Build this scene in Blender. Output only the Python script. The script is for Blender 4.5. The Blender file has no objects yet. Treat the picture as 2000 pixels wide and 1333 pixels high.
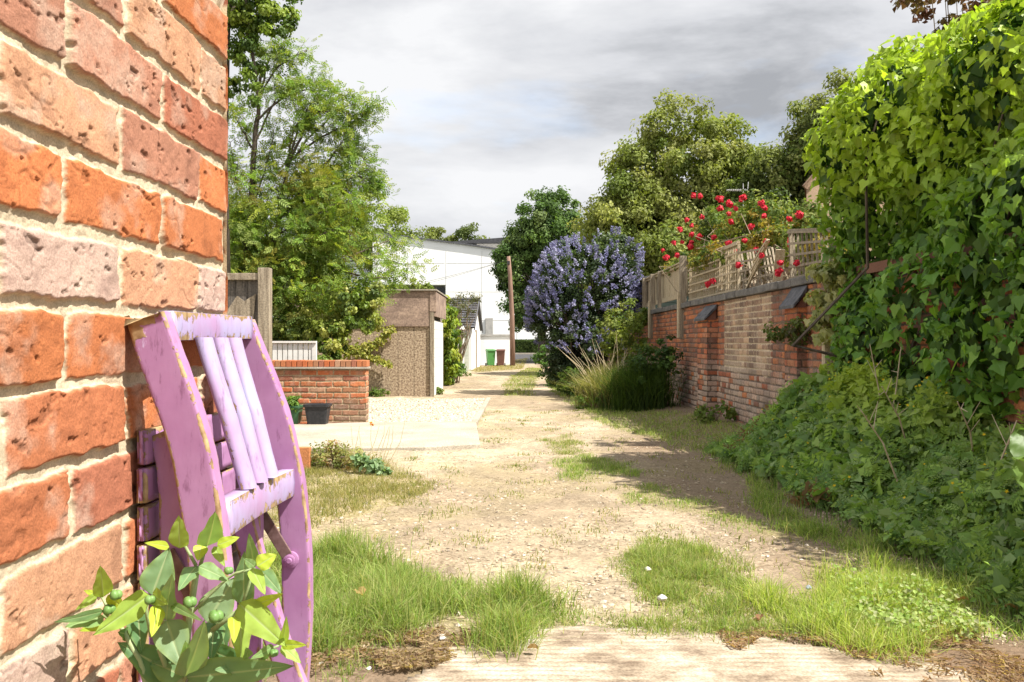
import bpy, math, random
import numpy as np
from mathutils import Vector
scene = bpy.context.scene
COL = scene.collection
R = math.radians
# ------------------------------------------------------------------ camera, sky, sun, exposure
CAM_Z = 1.02
FPX = 1740.0                      # focal length in pixels of the 2000 px wide photograph
cam = bpy.data.cameras.new('camera'); cam_o = bpy.data.objects.new('camera', cam); COL.objects.link(cam_o)
cam_o.location = (0, 0, CAM_Z); cam_o.rotation_euler = (R(90), 0, 0)
cam.sensor_width = 36.0; cam.lens = 36.0 * FPX / 2000.0; cam.clip_start = 0.02; cam.clip_end = 1500
scene.camera = cam_o
SUN_EL, SUN_AZ = R(55), R(115)    # azimuth clockwise from +Y
w = bpy.data.worlds.new('World'); scene.world = w; w.use_nodes = True
nt = w.node_tree; nt.nodes.clear()
def N(t, kind, **kw):
    n = t.nodes.new(kind)
    for k, v in kw.items(): setattr(n, k, v)
    return n
out = N(nt, 'ShaderNodeOutputWorld'); bg = N(nt, 'ShaderNodeBackground'); bg.inputs[1].default_value = 0.1
sky = N(nt, 'ShaderNodeTexSky', sky_type='NISHITA', sun_disc=False, sun_elevation=SUN_EL, sun_rotation=SUN_AZ)
tc = N(nt, 'ShaderNodeTexCoord'); mp = N(nt, 'ShaderNodeMapping'); mp.inputs['Scale'].default_value = (1.0, 1.0, 3.0); mp.inputs['Location'].default_value = (3.1, 2.2, 0.5)
no = N(nt, 'ShaderNodeTexNoise'); no.inputs['Scale'].default_value = 2.3; no.inputs['Detail'].default_value = 7; no.inputs['Roughness'].default_value = .58; no.inputs['Distortion'].default_value = .25
cr = N(nt, 'ShaderNodeValToRGB'); e = cr.color_ramp.elements
e[0].position = .33; e[0].color = (1.35, 1.4, 1.5, 1); e[1].position = .61; e[1].color = (3.0, 3.02, 3.08, 1)
m_ = cr.color_ramp.elements.new(.46); m_.color = (2.35, 2.39, 2.5, 1)
no2 = N(nt, 'ShaderNodeTexNoise'); no2.inputs['Scale'].default_value = 3.3; no2.inputs['Detail'].default_value = 6
cr2 = N(nt, 'ShaderNodeValToRGB'); cr2.color_ramp.elements[0].position = .62; cr2.color_ramp.elements[1].position = .75
cr2.color_ramp.elements[0].color = (0, 0, 0, 1); cr2.color_ramp.elements[1].color = (.35, .35, .35, 1)
mx = N(nt, 'ShaderNodeMix', data_type='RGBA')
L = nt.links.new
L(tc.outputs['Generated'], mp.inputs[0]); L(mp.outputs[0], no.inputs['Vector']); L(mp.outputs[0], no2.inputs['Vector'])
val = no.outputs[0]
for (dx, dy, dz), sc_, rad, amt in (((.33, .90, .31), (1, 1, 1.5), .36, .07), ((-.02, .975, .222), (1, 1, 4.0), .30, .10), ((.20, .95, .24), (1, 1, 5), .25, .05), ((-.10, .97, .30), (1, 1, 1.5), .22, -.07), ((-.04, .985, .155), (1, 1, 3.2), .26, -.16), ((.18, .96, .19), (1, 1, 4), .2, -.08)):
    m1 = N(nt, 'ShaderNodeVectorMath', operation='SUBTRACT'); L(tc.outputs['Generated'], m1.inputs[0]); m1.inputs[1].default_value = (dx, dy, dz)
    m2 = N(nt, 'ShaderNodeVectorMath', operation='MULTIPLY'); L(m1.outputs[0], m2.inputs[0]); m2.inputs[1].default_value = sc_
    m3 = N(nt, 'ShaderNodeVectorMath', operation='LENGTH'); L(m2.outputs[0], m3.inputs[0])
    m4 = N(nt, 'ShaderNodeMapRange', interpolation_type='SMOOTHSTEP'); L(m3.outputs['Value'], m4.inputs[0]); m4.inputs[1].default_value = 0; m4.inputs[2].default_value = rad; m4.inputs[3].default_value = amt; m4.inputs[4].default_value = 0
    m5 = N(nt, 'ShaderNodeMath', operation='SUBTRACT'); L(val, m5.inputs[0]); L(m4.outputs[0], m5.inputs[1]); val = m5.outputs[0]
L(val, cr.inputs[0]); L(no2.outputs[0], cr2.inputs[0])
L(cr2.outputs[0], mx.inputs['Factor']); L(cr.outputs[0], mx.inputs['A']); L(sky.outputs[0], mx.inputs['B'])
sep = N(nt, 'ShaderNodeSeparateXYZ'); L(tc.outputs['Generated'], sep.inputs[0])      # sky outside the view is brightened as added fill light
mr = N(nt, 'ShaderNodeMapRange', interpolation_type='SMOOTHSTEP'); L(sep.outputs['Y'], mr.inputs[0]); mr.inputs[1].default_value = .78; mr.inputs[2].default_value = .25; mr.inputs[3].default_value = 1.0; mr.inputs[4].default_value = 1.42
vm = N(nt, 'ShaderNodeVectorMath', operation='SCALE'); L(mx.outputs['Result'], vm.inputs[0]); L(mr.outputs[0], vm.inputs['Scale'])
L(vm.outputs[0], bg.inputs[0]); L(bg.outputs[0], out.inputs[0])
sl = bpy.data.lights.new('sun', 'SUN'); sl.energy = 3.3; sl.angle = R(.5); sl.color = (1, .95, .87)
so = bpy.data.objects.new('sun', sl); COL.objects.link(so)
sd = Vector((math.sin(SUN_AZ) * math.cos(SUN_EL), math.cos(SUN_AZ) * math.cos(SUN_EL), math.sin(SUN_EL)))
so.rotation_euler = sd.to_track_quat('Z', 'Y').to_euler(); so.location = (20, -5, 30)
vs = scene.view_settings; vs.view_transform = 'Standard'; vs.look = 'None'; vs.gamma = 1; vs.exposure = 1.66
scene.cycles.max_bounces = 6; scene.cycles.diffuse_bounces = 3; scene.cycles.transparent_max_bounces = 8

# ------------------------------------------------------------------ helpers
def hsh(ix, iy, seed):
    h = (ix.astype(np.int64) * 374761393 + iy.astype(np.int64) * 668265263 + seed * 1442695041) & 0xffffffff
    h = ((h ^ (h >> 13)) * 1274126177) & 0xffffffff
    h = h ^ (h >> 16)
    return (h & 0xffffff) / float(0xffffff)
def vnoise(x, y, seed=0):
    x = np.asarray(x, float); y = np.asarray(y, float)
    ix = np.floor(x); iy = np.floor(y); fx = x - ix; fy = y - iy
    fx = fx * fx * (3 - 2 * fx); fy = fy * fy * (3 - 2 * fy)
    a = hsh(ix, iy, seed); b = hsh(ix + 1, iy, seed); c = hsh(ix, iy + 1, seed); d = hsh(ix + 1, iy + 1, seed)
    return (a * (1 - fx) + b * fx) * (1 - fy) + (c * (1 - fx) + d * fx) * fy
def fbm(x, y, seed=0, o=4):
    s = 0; a = .5; t = 0
    for k in range(o):
        s = s + a * vnoise(x * 2 ** k + 17 * k, y * 2 ** k - 11 * k, seed + k); t += a; a *= .5
    return s / t
def sst(a, b, x):
    t = np.clip((x - a) / (b - a), 0, 1); return t * t * (3 - 2 * t)
def base_z(y):
    y = np.asarray(y, float)
    g = -.0098 * np.minimum(y, 55.0)
    return g + np.where(y > 55, np.clip((y - 55) / 30, 0, 1) * .24, 0)
def zg(x, y):
    x = np.asarray(x, float); y = np.asarray(y, float)
    z = base_z(y)
    amp = np.clip((y - 1) / 4, 0, 1) * np.clip(1.5 - np.abs(y) / 60, .1, 1)
    z = z + amp * (.05 * (fbm(x * .8, y * .5, 5, 3) - .5) + .012 * (fbm(x * 6, y * 6, 9, 2) - .5))
    z = z - .12 * sst(-1.78, -1.9, x) * sst(8.0, 8.5, y) * sst(9.6, 9.3, y)
    z = z + .10 * sst(1.7, 2.8, x) * sst(3, 5, y) * sst(27, 22, y)
    return z
def Gp(px, py):                      # photograph pixel on the ground -> ground x, y
    d = CAM_Z * FPX / (py - 684.0)
    return ((px - 1000.0) / FPX * d, d)
def Wp(px, py, d):                   # photograph pixel at a known distance -> point
    return ((px - 1000.0) / FPX * d, d, CAM_Z - (py - 667.0) / FPX * d)
def tag(o, label=None, cat=None, group=None, kind=None):
    if label: o['label'] = label
    if cat: o['category'] = cat
    if group: o['group'] = group
    if kind: o['kind'] = kind
    return o
def empty(name, loc=(0, 0, 0), rz=0, label=None, cat=None, group=None):
    o = bpy.data.objects.new(name, None); COL.objects.link(o); o.location = loc; o.rotation_euler = (0, 0, rz)
    o.empty_display_size = .1
    return tag(o, label, cat, group)
def mk(name, V, F, mat, parent=None, col=None, smooth=False, local=False, bevel=0, extra=None):
    """V: n x 3, F: list of integer arrays (faces of one size each). World coordinates unless local."""
    V = np.asarray(V, np.float32).reshape(-1, 3)
    if isinstance(F, np.ndarray): F = [F]
    F = [np.asarray(f, np.int32) for f in F if len(f)]
    me = bpy.data.meshes.new(name)
    me.vertices.add(len(V))
    if parent is not None and not local:
        V = V - np.array(parent.location, np.float32)
    me.vertices.foreach_set('co', V.ravel())
    nl = sum(f.size for f in F); nf = sum(len(f) for f in F)
    me.loops.add(nl); me.polygons.add(nf)
    me.loops.foreach_set('vertex_index', np.concatenate([f.ravel() for f in F]))
    tot = np.concatenate([np.full(len(f), f.shape[1], np.int32) for f in F])
    st = np.zeros(nf, np.int32); st[1:] = np.cumsum(tot)[:-1]
    me.polygons.foreach_set('loop_start', st)
    me.polygons.foreach_set('use_smooth', np.full(nf, bool(smooth)))
    me.update(calc_edges=True)
    me.validate()
    if col is not None:
        a = me.color_attributes.new('Col', 'FLOAT_COLOR', 'POINT')
        c = np.ones((len(V), 4), np.float32); c[:, :3] = col
        a.data.foreach_set('color', c.ravel())
    if extra:
        for k, v in extra.items():
            a = me.attributes.new(k, 'FLOAT', 'POINT'); a.data.foreach_set('value', np.asarray(v, np.float32))
    if mat: me.materials.append(mat)
    o = bpy.data.objects.new(name, me); COL.objects.link(o)
    if parent: o.parent = parent
    if bevel:
        b = o.modifiers.new('bevel', 'BEVEL'); b.width = bevel; b.segments = 2; b.limit_method = 'ANGLE'; b.angle_limit = R(40)
    return o
class MB:
    def __init__(s): s.v = []; s.q = []; s.n = 0; s.other = []
    def add(s, V, faces):
        V = np.asarray(V, float).reshape(-1, 3); s.v.append(V)
        for f in faces:
            f = tuple(int(i) + s.n for i in f)
            (s.q if len(f) == 4 else s.other).append(f)
        s.n += len(V)
    def box(s, x0, x1, y0, y1, z0, z1):
        V = [(x, y, z) for z in (z0, z1) for y in (y0, y1) for x in (x0, x1)]
        s.add(V, [(0, 2, 3, 1), (4, 5, 7, 6), (0, 1, 5, 4), (2, 6, 7, 3), (0, 4, 6, 2), (1, 3, 7, 5)])
    def bar(s, p, q, w, h, up=(0, 0, 1)):
        p = np.array(p, float); q = np.array(q, float); d = q - p; d /= np.linalg.norm(d)
        u = np.array(up, float); a = np.cross(d, u)
        if np.linalg.norm(a) < 1e-4: a = np.cross(d, (1, 0, 0))
        a /= np.linalg.norm(a); b = np.cross(a, d)
        V = [c + a * i * w / 2 + b * j * h / 2 for c in (p, q) for i, j in ((-1, -1), (1, -1), (1, 1), (-1, 1))]
        s.add(V, [(0, 3, 2, 1), (4, 5, 6, 7), (0, 1, 5, 4), (1, 2, 6, 5), (2, 3, 7, 6), (3, 0, 4, 7)])
    def tube(s, pts, rad, n=8, cap=True):
        P = np.array(pts, float); r = np.broadcast_to(np.array(rad, float), (len(P),)) if np.ndim(rad) == 0 or len(rad) == len(P) else np.linspace(rad[0], rad[-1], len(P))
        T = np.gradient(P, axis=0); T /= np.maximum(np.linalg.norm(T, axis=1), 1e-9)[:, None]
        ref = np.array((0.31, .2, .93)) if abs(T[0][2]) < .8 else np.array((1., .1, .05))
        A = np.cross(T, ref); A /= np.maximum(np.linalg.norm(A, axis=1), 1e-9)[:, None]; B = np.cross(T, A)
        an = np.arange(n) * 2 * math.pi / n
        V = (P[:, None] + r[:, None, None] * (np.cos(an)[None, :, None] * A[:, None] + np.sin(an)[None, :, None] * B[:, None])).reshape(-1, 3)
        f = []
        for i in range(len(P) - 1):
            for j in range(n):
                k = (j + 1) % n; f.append((i * n + j, i * n + k, (i + 1) * n + k, (i + 1) * n + j))
        if cap:
            f.append(tuple(range(n - 1, -1, -1))); f.append(tuple((len(P) - 1) * n + j for j in range(n)))
        s.add(V, f)
    def lathe(s, prof, c, n=20):
        V = []; f = []
        for r, z in prof:
            for j in range(n):
                a = 2 * math.pi * j / n; V.append((c[0] + r * math.cos(a), c[1] + r * math.sin(a), c[2] + z))
        for i in range(len(prof) - 1):
            for j in range(n):
                k = (j + 1) % n; f.append((i * n + j, i * n + k, (i + 1) * n + k, (i + 1) * n + j))
        f.append(tuple(range(n - 1, -1, -1))); f.append(tuple((len(prof) - 1) * n + j for j in range(n)))
        s.add(V, f)
    def blob(s, c, r, n=8, m=6, sc=(1, 1, 1)):
        prof = [(r * math.sin(math.pi * (i + .5) / m), -r * math.cos(math.pi * (i + .5) / m)) for i in range(m)]
        k = len(s.v); s.lathe(prof, (0, 0, 0), n); s.v[k] = s.v[k] * np.array(sc) + np.array(c)
    def build(s, name, mat, parent=None, bevel=0, smooth=False, col=None, extra=None):
        F = []
        if s.q: F.append(np.array(s.q))
        by = {}
        for f in s.other: by.setdefault(len(f), []).append(f)
        for k in by: F.append(np.array(by[k]))
        return mk(name, np.concatenate(s.v), F, mat, parent, bevel=bevel, smooth=smooth, col=col, extra=extra)
def copy_tree(o, parent=None):
    c = o.copy(); COL.objects.link(c); c.parent = parent
    for ch in [k for k in bpy.data.objects if k.parent == o]: copy_tree(ch, c)
    return c

# ------------------------------------------------------------------ materials
def mat_new(name):
    m = bpy.data.materials.new(name); m.use_nodes = True; t = m.node_tree
    b = t.nodes['Principled BSDF']; b.inputs['Roughness'].default_value = .8
    b.inputs['Specular IOR Level'].default_value = .3
    return m, t, b
def noise_node(t, scale, detail=4, rough=.55, coord='Object', stretch=None):
    c = N(t, 'ShaderNodeTexCoord'); n = N(t, 'ShaderNodeTexNoise')
    n.inputs['Scale'].default_value = scale; n.inputs['Detail'].default_value = detail; n.inputs['Roughness'].default_value = rough
    if stretch:
        mpn = N(t, 'ShaderNodeMapping'); mpn.inputs['Scale'].default_value = stretch
        t.links.new(c.outputs[coord], mpn.inputs[0]); t.links.new(mpn.outputs[0], n.inputs['Vector'])
    else: t.links.new(c.outputs[coord], n.inputs['Vector'])
    return n
def ramp(t, src, stops):
    r = N(t, 'ShaderNodeValToRGB'); el = r.color_ramp.elements
    while len(el) < len(stops): el.new(.5)
    for i, (p, c) in enumerate(stops): el[i].position = p; el[i].color = (*c, 1) if len(c) == 3 else c
    t.links.new(src, r.inputs[0]); return r
def mixc(t, fac, a, b, mode='MIX'):
    m = N(t, 'ShaderNodeMix', data_type='RGBA', blend_type=mode)
    for k, v in (('Factor', fac), ('A', a), ('B', b)):
        if hasattr(v, 'links'): t.links.new(v, m.inputs[k])
        elif k == 'Factor': m.inputs[k].default_value = v
        else: m.inputs[k].default_value = (*v, 1)
    return m.outputs['Result']
def bump(t, b, src, strength=.3, dist=.01):
    n = N(t, 'ShaderNodeBump'); n.inputs['Strength'].default_value = strength; n.inputs['Distance'].default_value = dist
    t.links.new(src, n.inputs['Height']); t.links.new(n.outputs[0], b.inputs['Normal']); return n
def noisy(name, c1, c2, scale=8, rough=.8, bs=.3, bd=.01, stretch=None, detail=6, lo=.35, hi=.65, c3=None, fine=None):
    m, t, b = mat_new(name); n = noise_node(t, scale, detail, .6, 'Object', stretch)
    st = [(lo, c1), (hi, c2)]
    if c3: st.append((min(hi + .12, 1), c3))
    r = ramp(t, n.outputs[0], st); res = r.outputs[0]
    if fine:
        n2 = noise_node(t, fine, 3, .6); r2 = ramp(t, n2.outputs[0], [(.3, (.6, .6, .6)), (.7, (1.25, 1.25, 1.25))])
        res = mixc(t, 1.0, res, r2.outputs[0], 'MULTIPLY')
        bump(t, b, n2.outputs[0], bs, bd)
    else: bump(t, b, n.outputs[0], bs, bd)
    t.links.new(res, b.inputs['Base Color']); b.inputs['Roughness'].default_value = rough
    return m
def colmat(name, rough=.85, fine=60, amt=.3, bs=.4, bd=.002, spec=.2, fdetail=4):
    """base colour from the mesh attribute Col (bricks, soil), with fine procedural grain"""
    m, t, b = mat_new(name); a = N(t, 'ShaderNodeAttribute', attribute_name='Col')
    n = noise_node(t, fine, fdetail, .65)
    r = ramp(t, n.outputs[0], [(.3, (1 - amt,) * 3), (.7, (1 + amt,) * 3)])
    t.links.new(mixc(t, 1.0, a.outputs['Color'], r.outputs[0], 'MULTIPLY'), b.inputs['Base Color'])
    b.inputs['Roughness'].default_value = rough; b.inputs['Specular IOR Level'].default_value = spec
    bump(t, b, n.outputs[0], bs, bd); return m
def leafmat(name, trans=.35, rough=.5, spec=.35, tint=(1.15, 1.2, .5)):
    m, t, b = mat_new(name); a = N(t, 'ShaderNodeAttribute', attribute_name='Col')
    t.links.new(a.outputs['Color'], b.inputs['Base Color']); b.inputs['Roughness'].default_value = rough
    b.inputs['Specular IOR Level'].default_value = spec
    tr = N(t, 'ShaderNodeBsdfTranslucent'); ms = N(t, 'ShaderNodeMixShader'); ms.inputs[0].default_value = trans
    t.links.new(mixc(t, 1.0, a.outputs['Color'], tint, 'MULTIPLY'), tr.inputs[0])
    o = t.nodes['Material Output']
    t.links.new(b.outputs[0], ms.inputs[1]); t.links.new(tr.outputs[0], ms.inputs[2]); t.links.new(ms.outputs[0], o.inputs[0])
    return m
M_leaf = leafmat('leaf', .42, .55, .2); M_leafg = leafmat('glossy_leaf', .42, .45, .3)
M_grass = leafmat('grass_blade', .5, .6, .15)
M_petal = leafmat('petal', .25, .6, .2, (1.1, 1, 1))
M_brick = colmat('old_brick', .9, 420, .26, .6, .0015)
M_wallb = colmat('lane_brick', .9, 90, .28, .6, .004)
M_soil = colmat('lane_ground', .95, 55, .34, .8, .012, .1, 8)
_t = M_soil.node_tree; _b = _t.nodes['Principled BSDF']; _src = _b.inputs['Base Color'].links[0].from_socket
_vo = N(_t, 'ShaderNodeTexVoronoi'); _vo.inputs['Scale'].default_value = 62; _tc = N(_t, 'ShaderNodeTexCoord'); _t.links.new(_tc.outputs['Object'], _vo.inputs['Vector'])
_sp = N(_t, 'ShaderNodeSeparateColor'); _t.links.new(_vo.outputs['Color'], _sp.inputs[0])
_rr = ramp(_t, _sp.outputs[0], [(.0, (.55, .5, .46)), (.22, (.86, .84, .82)), (.7, (1.02, 1.02, 1.02)), (.9, (1.25, 1.27, 1.3))])
_pn = noise_node(_t, 2.2, 5, .6); _pr = ramp(_t, _pn.outputs[0], [(.40, (0, 0, 0)), (.58, (1, 1, 1))])
_t.links.new(mixc(_t, _pr.outputs[0], _src, mixc(_t, 1, _src, _rr.outputs[0], 'MULTIPLY')), _b.inputs['Base Color'])
M_bark = noisy('bark', (.05, .038, .028), (.13, .10, .075), 14, .9, .6, .02, (1, 1, .3))
M_twig = noisy('twig', (.16, .12, .08), (.26, .2, .13), 30, .9)
M_wood = noisy('weathered_timber', (.19, .15, .105), (.36, .3, .22), 7, .85, .35, .004, (6, 6, .5), fine=80)
M_woodp = noisy('pale_timber', (.36, .28, .18), (.55, .46, .32), 7, .85, .3, .003, (6, 6, .5), fine=80)
M_woodd = noisy('dark_boards', (.07, .062, .055), (.16, .14, .12), 7, .85, .3, .004, (8, 8, .5), fine=60)
M_slate = noisy('slate', (.055, .055, .062), (.13, .13, .14), 9, .7, .3, .01, fine=70)
M_conc = noisy('concrete', (.27, .235, .185), (.42, .37, .30), 5, .9, .3, .004, fine=90)
M_steel = noisy('rusty_steel', (.09, .05, .04), (.2, .13, .12), 60, .6, .3, .001)
M_dark = noisy('dark_gap', (.02, .02, .022), (.04, .04, .045), 5)
# ------------------------------------------------------------------ leaf scattering
def unit(v): return v / np.maximum(np.linalg.norm(v, axis=-1, keepdims=True), 1e-9)
SH = {}
SH['dia'] = (np.array([(0, 0, 0), (.28, .45, .06), (0, 1, 0), (-.28, .45, .06)]), [(0, 1, 2, 3)])
SH['wide'] = (np.array([(0, 0, 0), (.42, .4, .1), (.1, 1, -.05), (-.42, .5, .1)]), [(0, 1, 2, 3)])
SH['fold'] = (np.array([(0, 0, 0), (.3, .35, .1), (.2, .75, .04), (0, 1, -.1), (-.2, .75, .04), (-.3, .35, .1), (0, .5, 0)]), [(0, 1, 6, 5), (1, 2, 3, 6), (6, 3, 4, 5)])
SH['ivy'] = (np.array([(0, .0, 0), (.3, -.12, .02), (.52, .22, .07), (.3, .42, .03), (.2, .68, 0), (0, 1.0, -.12), (-.2, .68, 0), (-.3, .42, .03), (-.52, .22, .07), (-.3, -.12, .02), (0, .45, -.03)]),
             [(0, 1, 2, 3), (0, 3, 10), (3, 4, 5, 10), (10, 5, 6, 7), (10, 7, 0), (0, 7, 8, 9)])
def _pinnate(k=5):
    V = []; F = []
    for i in range(k):
        y = .12 + .78 * i / (k - 1)
        for s in (-1, 1):
            if i == k - 1 and s == 1: continue
            b = len(V); l = .34 * (1 - .35 * abs(i / (k - 1) - .4)); dx = s * .85; dy = .5
            if i == k - 1: dx, dy = 0, 1
            V += [(0, y, 0), (dx * l * .5 - dy * .07 * s, y + dy * l * .5 + dx * .07 * s, .02), (dx * l, y + dy * l, -.03), (dx * l * .5 + dy * .07 * s, y + dy * l * .5 - dx * .07 * s, .02)]
            F.append((b, b + 1, b + 2, b + 3))
    b = len(V); V += [(-.008, 0, 0), (.008, 0, 0), (.006, .95, 0), (-.006, .95, 0)]; F.append((b, b + 1, b + 2, b + 3))
    return np.array(V), F
SH['pin'] = _pinnate()
def _star():
    V = [(0, 0, .02)]; F = []
    for i in range(10):
        a = i * math.pi / 5; r = 1 if i % 2 == 0 else .5
        V.append((r * .5 * math.cos(a), r * .5 * math.sin(a), .12 if i % 2 == 0 else 0))
    for i in range(5):
        a = 1 + 2 * i; F.append((0, 1 + (2 * i - 1) % 10, a, 1 + (2 * i + 1) % 10))
    return np.array(V), F
SH['star'] = _star()
def leaf_geo(P, Nn, size, shape, rng, hang=0.0, hdir=(0, 0, -1), jit=.5):
    V0, F0 = SH[shape]; n = len(P)
    Nn = unit(Nn + rng.normal(0, jit, (n, 3)))
    r = rng.normal(0, 1, (n, 3)); r = unit(r) * (1 - hang) + np.array(hdir) * hang * 1.6
    T = unit(r - (r * Nn).sum(1, keepdims=True) * Nn); B = np.cross(T, Nn)
    s = np.broadcast_to(np.asarray(size, float), (n,)) * rng.uniform(.7, 1.3, n)
    V = P[:, None] + s[:, None, None] * (V0[None, :, 0:1] * B[:, None] + V0[None, :, 1:2] * T[:, None] + V0[None, :, 2:3] * Nn[:, None])
    by = {}
    for f in F0: by.setdefault(len(f), []).append(f)
    F = [(np.array(fs)[None] + (np.arange(n) * len(V0))[:, None, None]).reshape(-1, k) for k, fs in by.items()]
    return V.reshape(-1, 3), F, len(V0)
def join_geo(parts):
    Vs = []; Fs = {}; Cs = []; o = 0
    for V, F, C in parts:
        Vs.append(V); Cs.append(C)
        for f in F: Fs.setdefault(f.shape[1], []).append(f + o)
        o += len(V)
    return np.concatenate(Vs), [np.concatenate(v) for v in Fs.values()], np.concatenate(Cs)
def pal(rng, n, cols, wts=None, var=.22):
    cols = np.array(cols); i = rng.choice(len(cols), n, p=wts); j = rng.choice(len(cols), n, p=wts); t = rng.uniform(0, 1, n)[:, None]
    return (cols[i] * t + cols[j] * (1 - t)) * rng.uniform(1 - var, 1 + var, n)[:, None]
def ell_points(rng, ells, n, rmin=.55, keep=None):
    vol = np.array([e[1][0] * e[1][1] * e[1][2] for e in ells]) ** .7; idx = rng.choice(len(ells), n, p=vol / vol.sum())
    d = unit(rng.normal(0, 1, (n, 3))); r = rng.uniform(rmin ** 2, 1, n) ** .5
    C = np.array([e[0] for e in ells])[idx]; S = np.array([e[1] for e in ells])[idx]
    P = C + d * S * r[:, None]
    inside = np.zeros(n, bool)
    for k, (c, s) in enumerate(ells):
        q = np.linalg.norm((P - np.array(c)) / np.array(s), axis=1); inside |= (q < rmin * .95) & (idx != k)
    return P[~inside], unit(d[~inside] / S[~inside])
def clump_crown(rng, ells, ncl, rc, nleaf, ls, cols, wts=None, shape='fold', rmin=.5, flat=.75, up=.5, var=.2, hang=.25):
    C, D = ell_points(rng, ells, ncl, rmin)
    m = len(C); k = rng.integers(int(nleaf * .55), int(nleaf * 1.4), m); ix = np.repeat(np.arange(m), k); n = len(ix)
    rr = (rc * rng.uniform(.55, 1.35, m))[ix]
    d = unit(rng.normal(0, 1, (n, 3))); rad = rng.uniform(0, 1, n) ** .45
    P = C[ix] + d * (rr * rad)[:, None] * np.array([1, 1, flat])
    Nn = unit(d + D[ix] * .6 + np.array([0, 0, up]))
    cc = pal(rng, m, cols, wts, var)[ix] * rng.uniform(.75, 1.25, n)[:, None]
    V, F, kv = leaf_geo(P, Nn, ls, shape, rng, hang, jit=.45)
    return (V, F, np.repeat(cc, kv, 0)), C
def limb(mb, p, q, r0, r1, rng, wob=.06, n=5, seg=6, sag=0.0):
    p = np.array(p, float); q = np.array(q, float); L_ = np.linalg.norm(q - p); t = np.linspace(0, 1, n)[:, None]
    P = p + (q - p) * t + rng.normal(0, wob * L_, (n, 3)) * np.sin(t * math.pi) + np.array([0, 0, sag * L_]) * np.sin(t * math.pi)
    mb.tube(P, np.linspace(r0, r1, n), seg); return P
GREEN = [(.045, .085, .016), (.08, .13, .022), (.13, .17, .03), (.03, .06, .015)]
def tree(name, base, ells, ncl, rc, nleaf, ls, cols, label, cat, tr=.2, group=None, shape='fold', wts=None, seed=1, nl=26, trunk_top=None, mat=None, bark=None, **kw):
    rng = np.random.default_rng(seed); root = empty(name, base, 0, label, cat, group)
    g, C = clump_crown(rng, ells, ncl, rc, nleaf, ls, cols, wts, shape, **kw)
    mk('crown', g[0], g[1], mat or M_leaf, root, g[2])
    mb = MB(); b = np.array(base, float)
    cen = np.mean([e[0] for e in ells], 0); top = np.array(trunk_top) if trunk_top is not None else cen
    P = limb(mb, b + (0, 0, -.1), top, tr, tr * .35, rng, .03, 7, 8)
    for i in rng.choice(len(C), min(nl, len(C)), replace=False):
        c = C[i]; h = np.clip((c[2] - b[2]) / max(top[2] - b[2], .1) * .6, .3, .95); s = b + (top - b) * h
        limb(mb, s, c, tr * .32 * (1.1 - h * .6), tr * .04, rng, .05, 5, 5, .06)
    mb.build('trunk', bark or M_bark, root, smooth=True)
    return root
def ico(rng, P, r, squash=.6):
    """small angular stones: deformed octahedra"""
    V0 = np.array([(1, 0, 0), (-1, 0, 0), (0, 1, 0), (0, -1, 0), (0, 0, 1), (0, 0, -1)], float)
    F0 = np.array([(0, 2, 4), (2, 1, 4), (1, 3, 4), (3, 0, 4), (2, 0, 5), (1, 2, 5), (3, 1, 5), (0, 3, 5)])
    n = len(P); V = V0[None] * rng.uniform(.6, 1.3, (n, 6, 1)); V += rng.normal(0, .18, V.shape); V[:, :, 2] *= squash
    a = rng.uniform(0, 6.28, n); c, s = np.cos(a), np.sin(a)
    X = V[:, :, 0] * c[:, None] - V[:, :, 1] * s[:, None]; Y = V[:, :, 0] * s[:, None] + V[:, :, 1] * c[:, None]
    V = np.stack([X, Y, V[:, :, 2]], -1) * r[:, None, None] + P[:, None]
    return V.reshape(-1, 3), [(F0[None] + (np.arange(n) * 6)[:, None, None]).reshape(-1, 3)], 6
def inpoly(x, y, poly):
    x = np.asarray(x); y = np.asarray(y); c = np.zeros(x.shape, bool); n = len(poly)
    for i in range(n):
        x1, y1 = poly[i]; x2, y2 = poly[i - 1]
        with np.errstate(divide='ignore', invalid='ignore'):
            c ^= ((y1 > y) != (y2 > y)) & (x < (x2 - x1) * (y - y1) / (y2 - y1 + 1e-12) + x1)
    return c
def gpoly(pp): return [Gp(*p) for p in pp]
def blades(rng, X, Y, h, wd, cols, lean=.45, z0=None, wts=None):
    n = len(X); Z = zg(X, Y) if z0 is None else z0
    a = rng.uniform(0, 6.283, n); ln = np.abs(rng.normal(0, lean, n)) * h
    dx, dy = np.cos(a), np.sin(a); b = rng.uniform(0, 6.283, n); wx, wy = np.cos(b) * wd, np.sin(b) * wd
    P = np.stack([X, Y, Z - .004], -1)
    def pt(t, ww): 
        c = P + np.stack([dx * ln * t ** 1.8, dy * ln * t ** 1.8, h * t * (1 - .25 * (ln / np.maximum(h, 1e-6)) * t)], -1)
        o = np.stack([wx * ww, wy * ww, 0 * wx], -1); return c - o, c + o
    a0, a1 = pt(0, .5); b0, b1 = pt(.5, .45); t0, _ = pt(1, 0)
    V = np.stack([a0, a1, b1, b0, t0], 1).reshape(-1, 3); k = (np.arange(n) * 5)[:, None]
    F = [np.array([[0, 1, 2, 3]]) + k, np.array([[3, 2, 4]]) + k]
    C = pal(rng, n, cols, wts, .25)
    return V, F, np.repeat(C, 5, 0)

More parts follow.
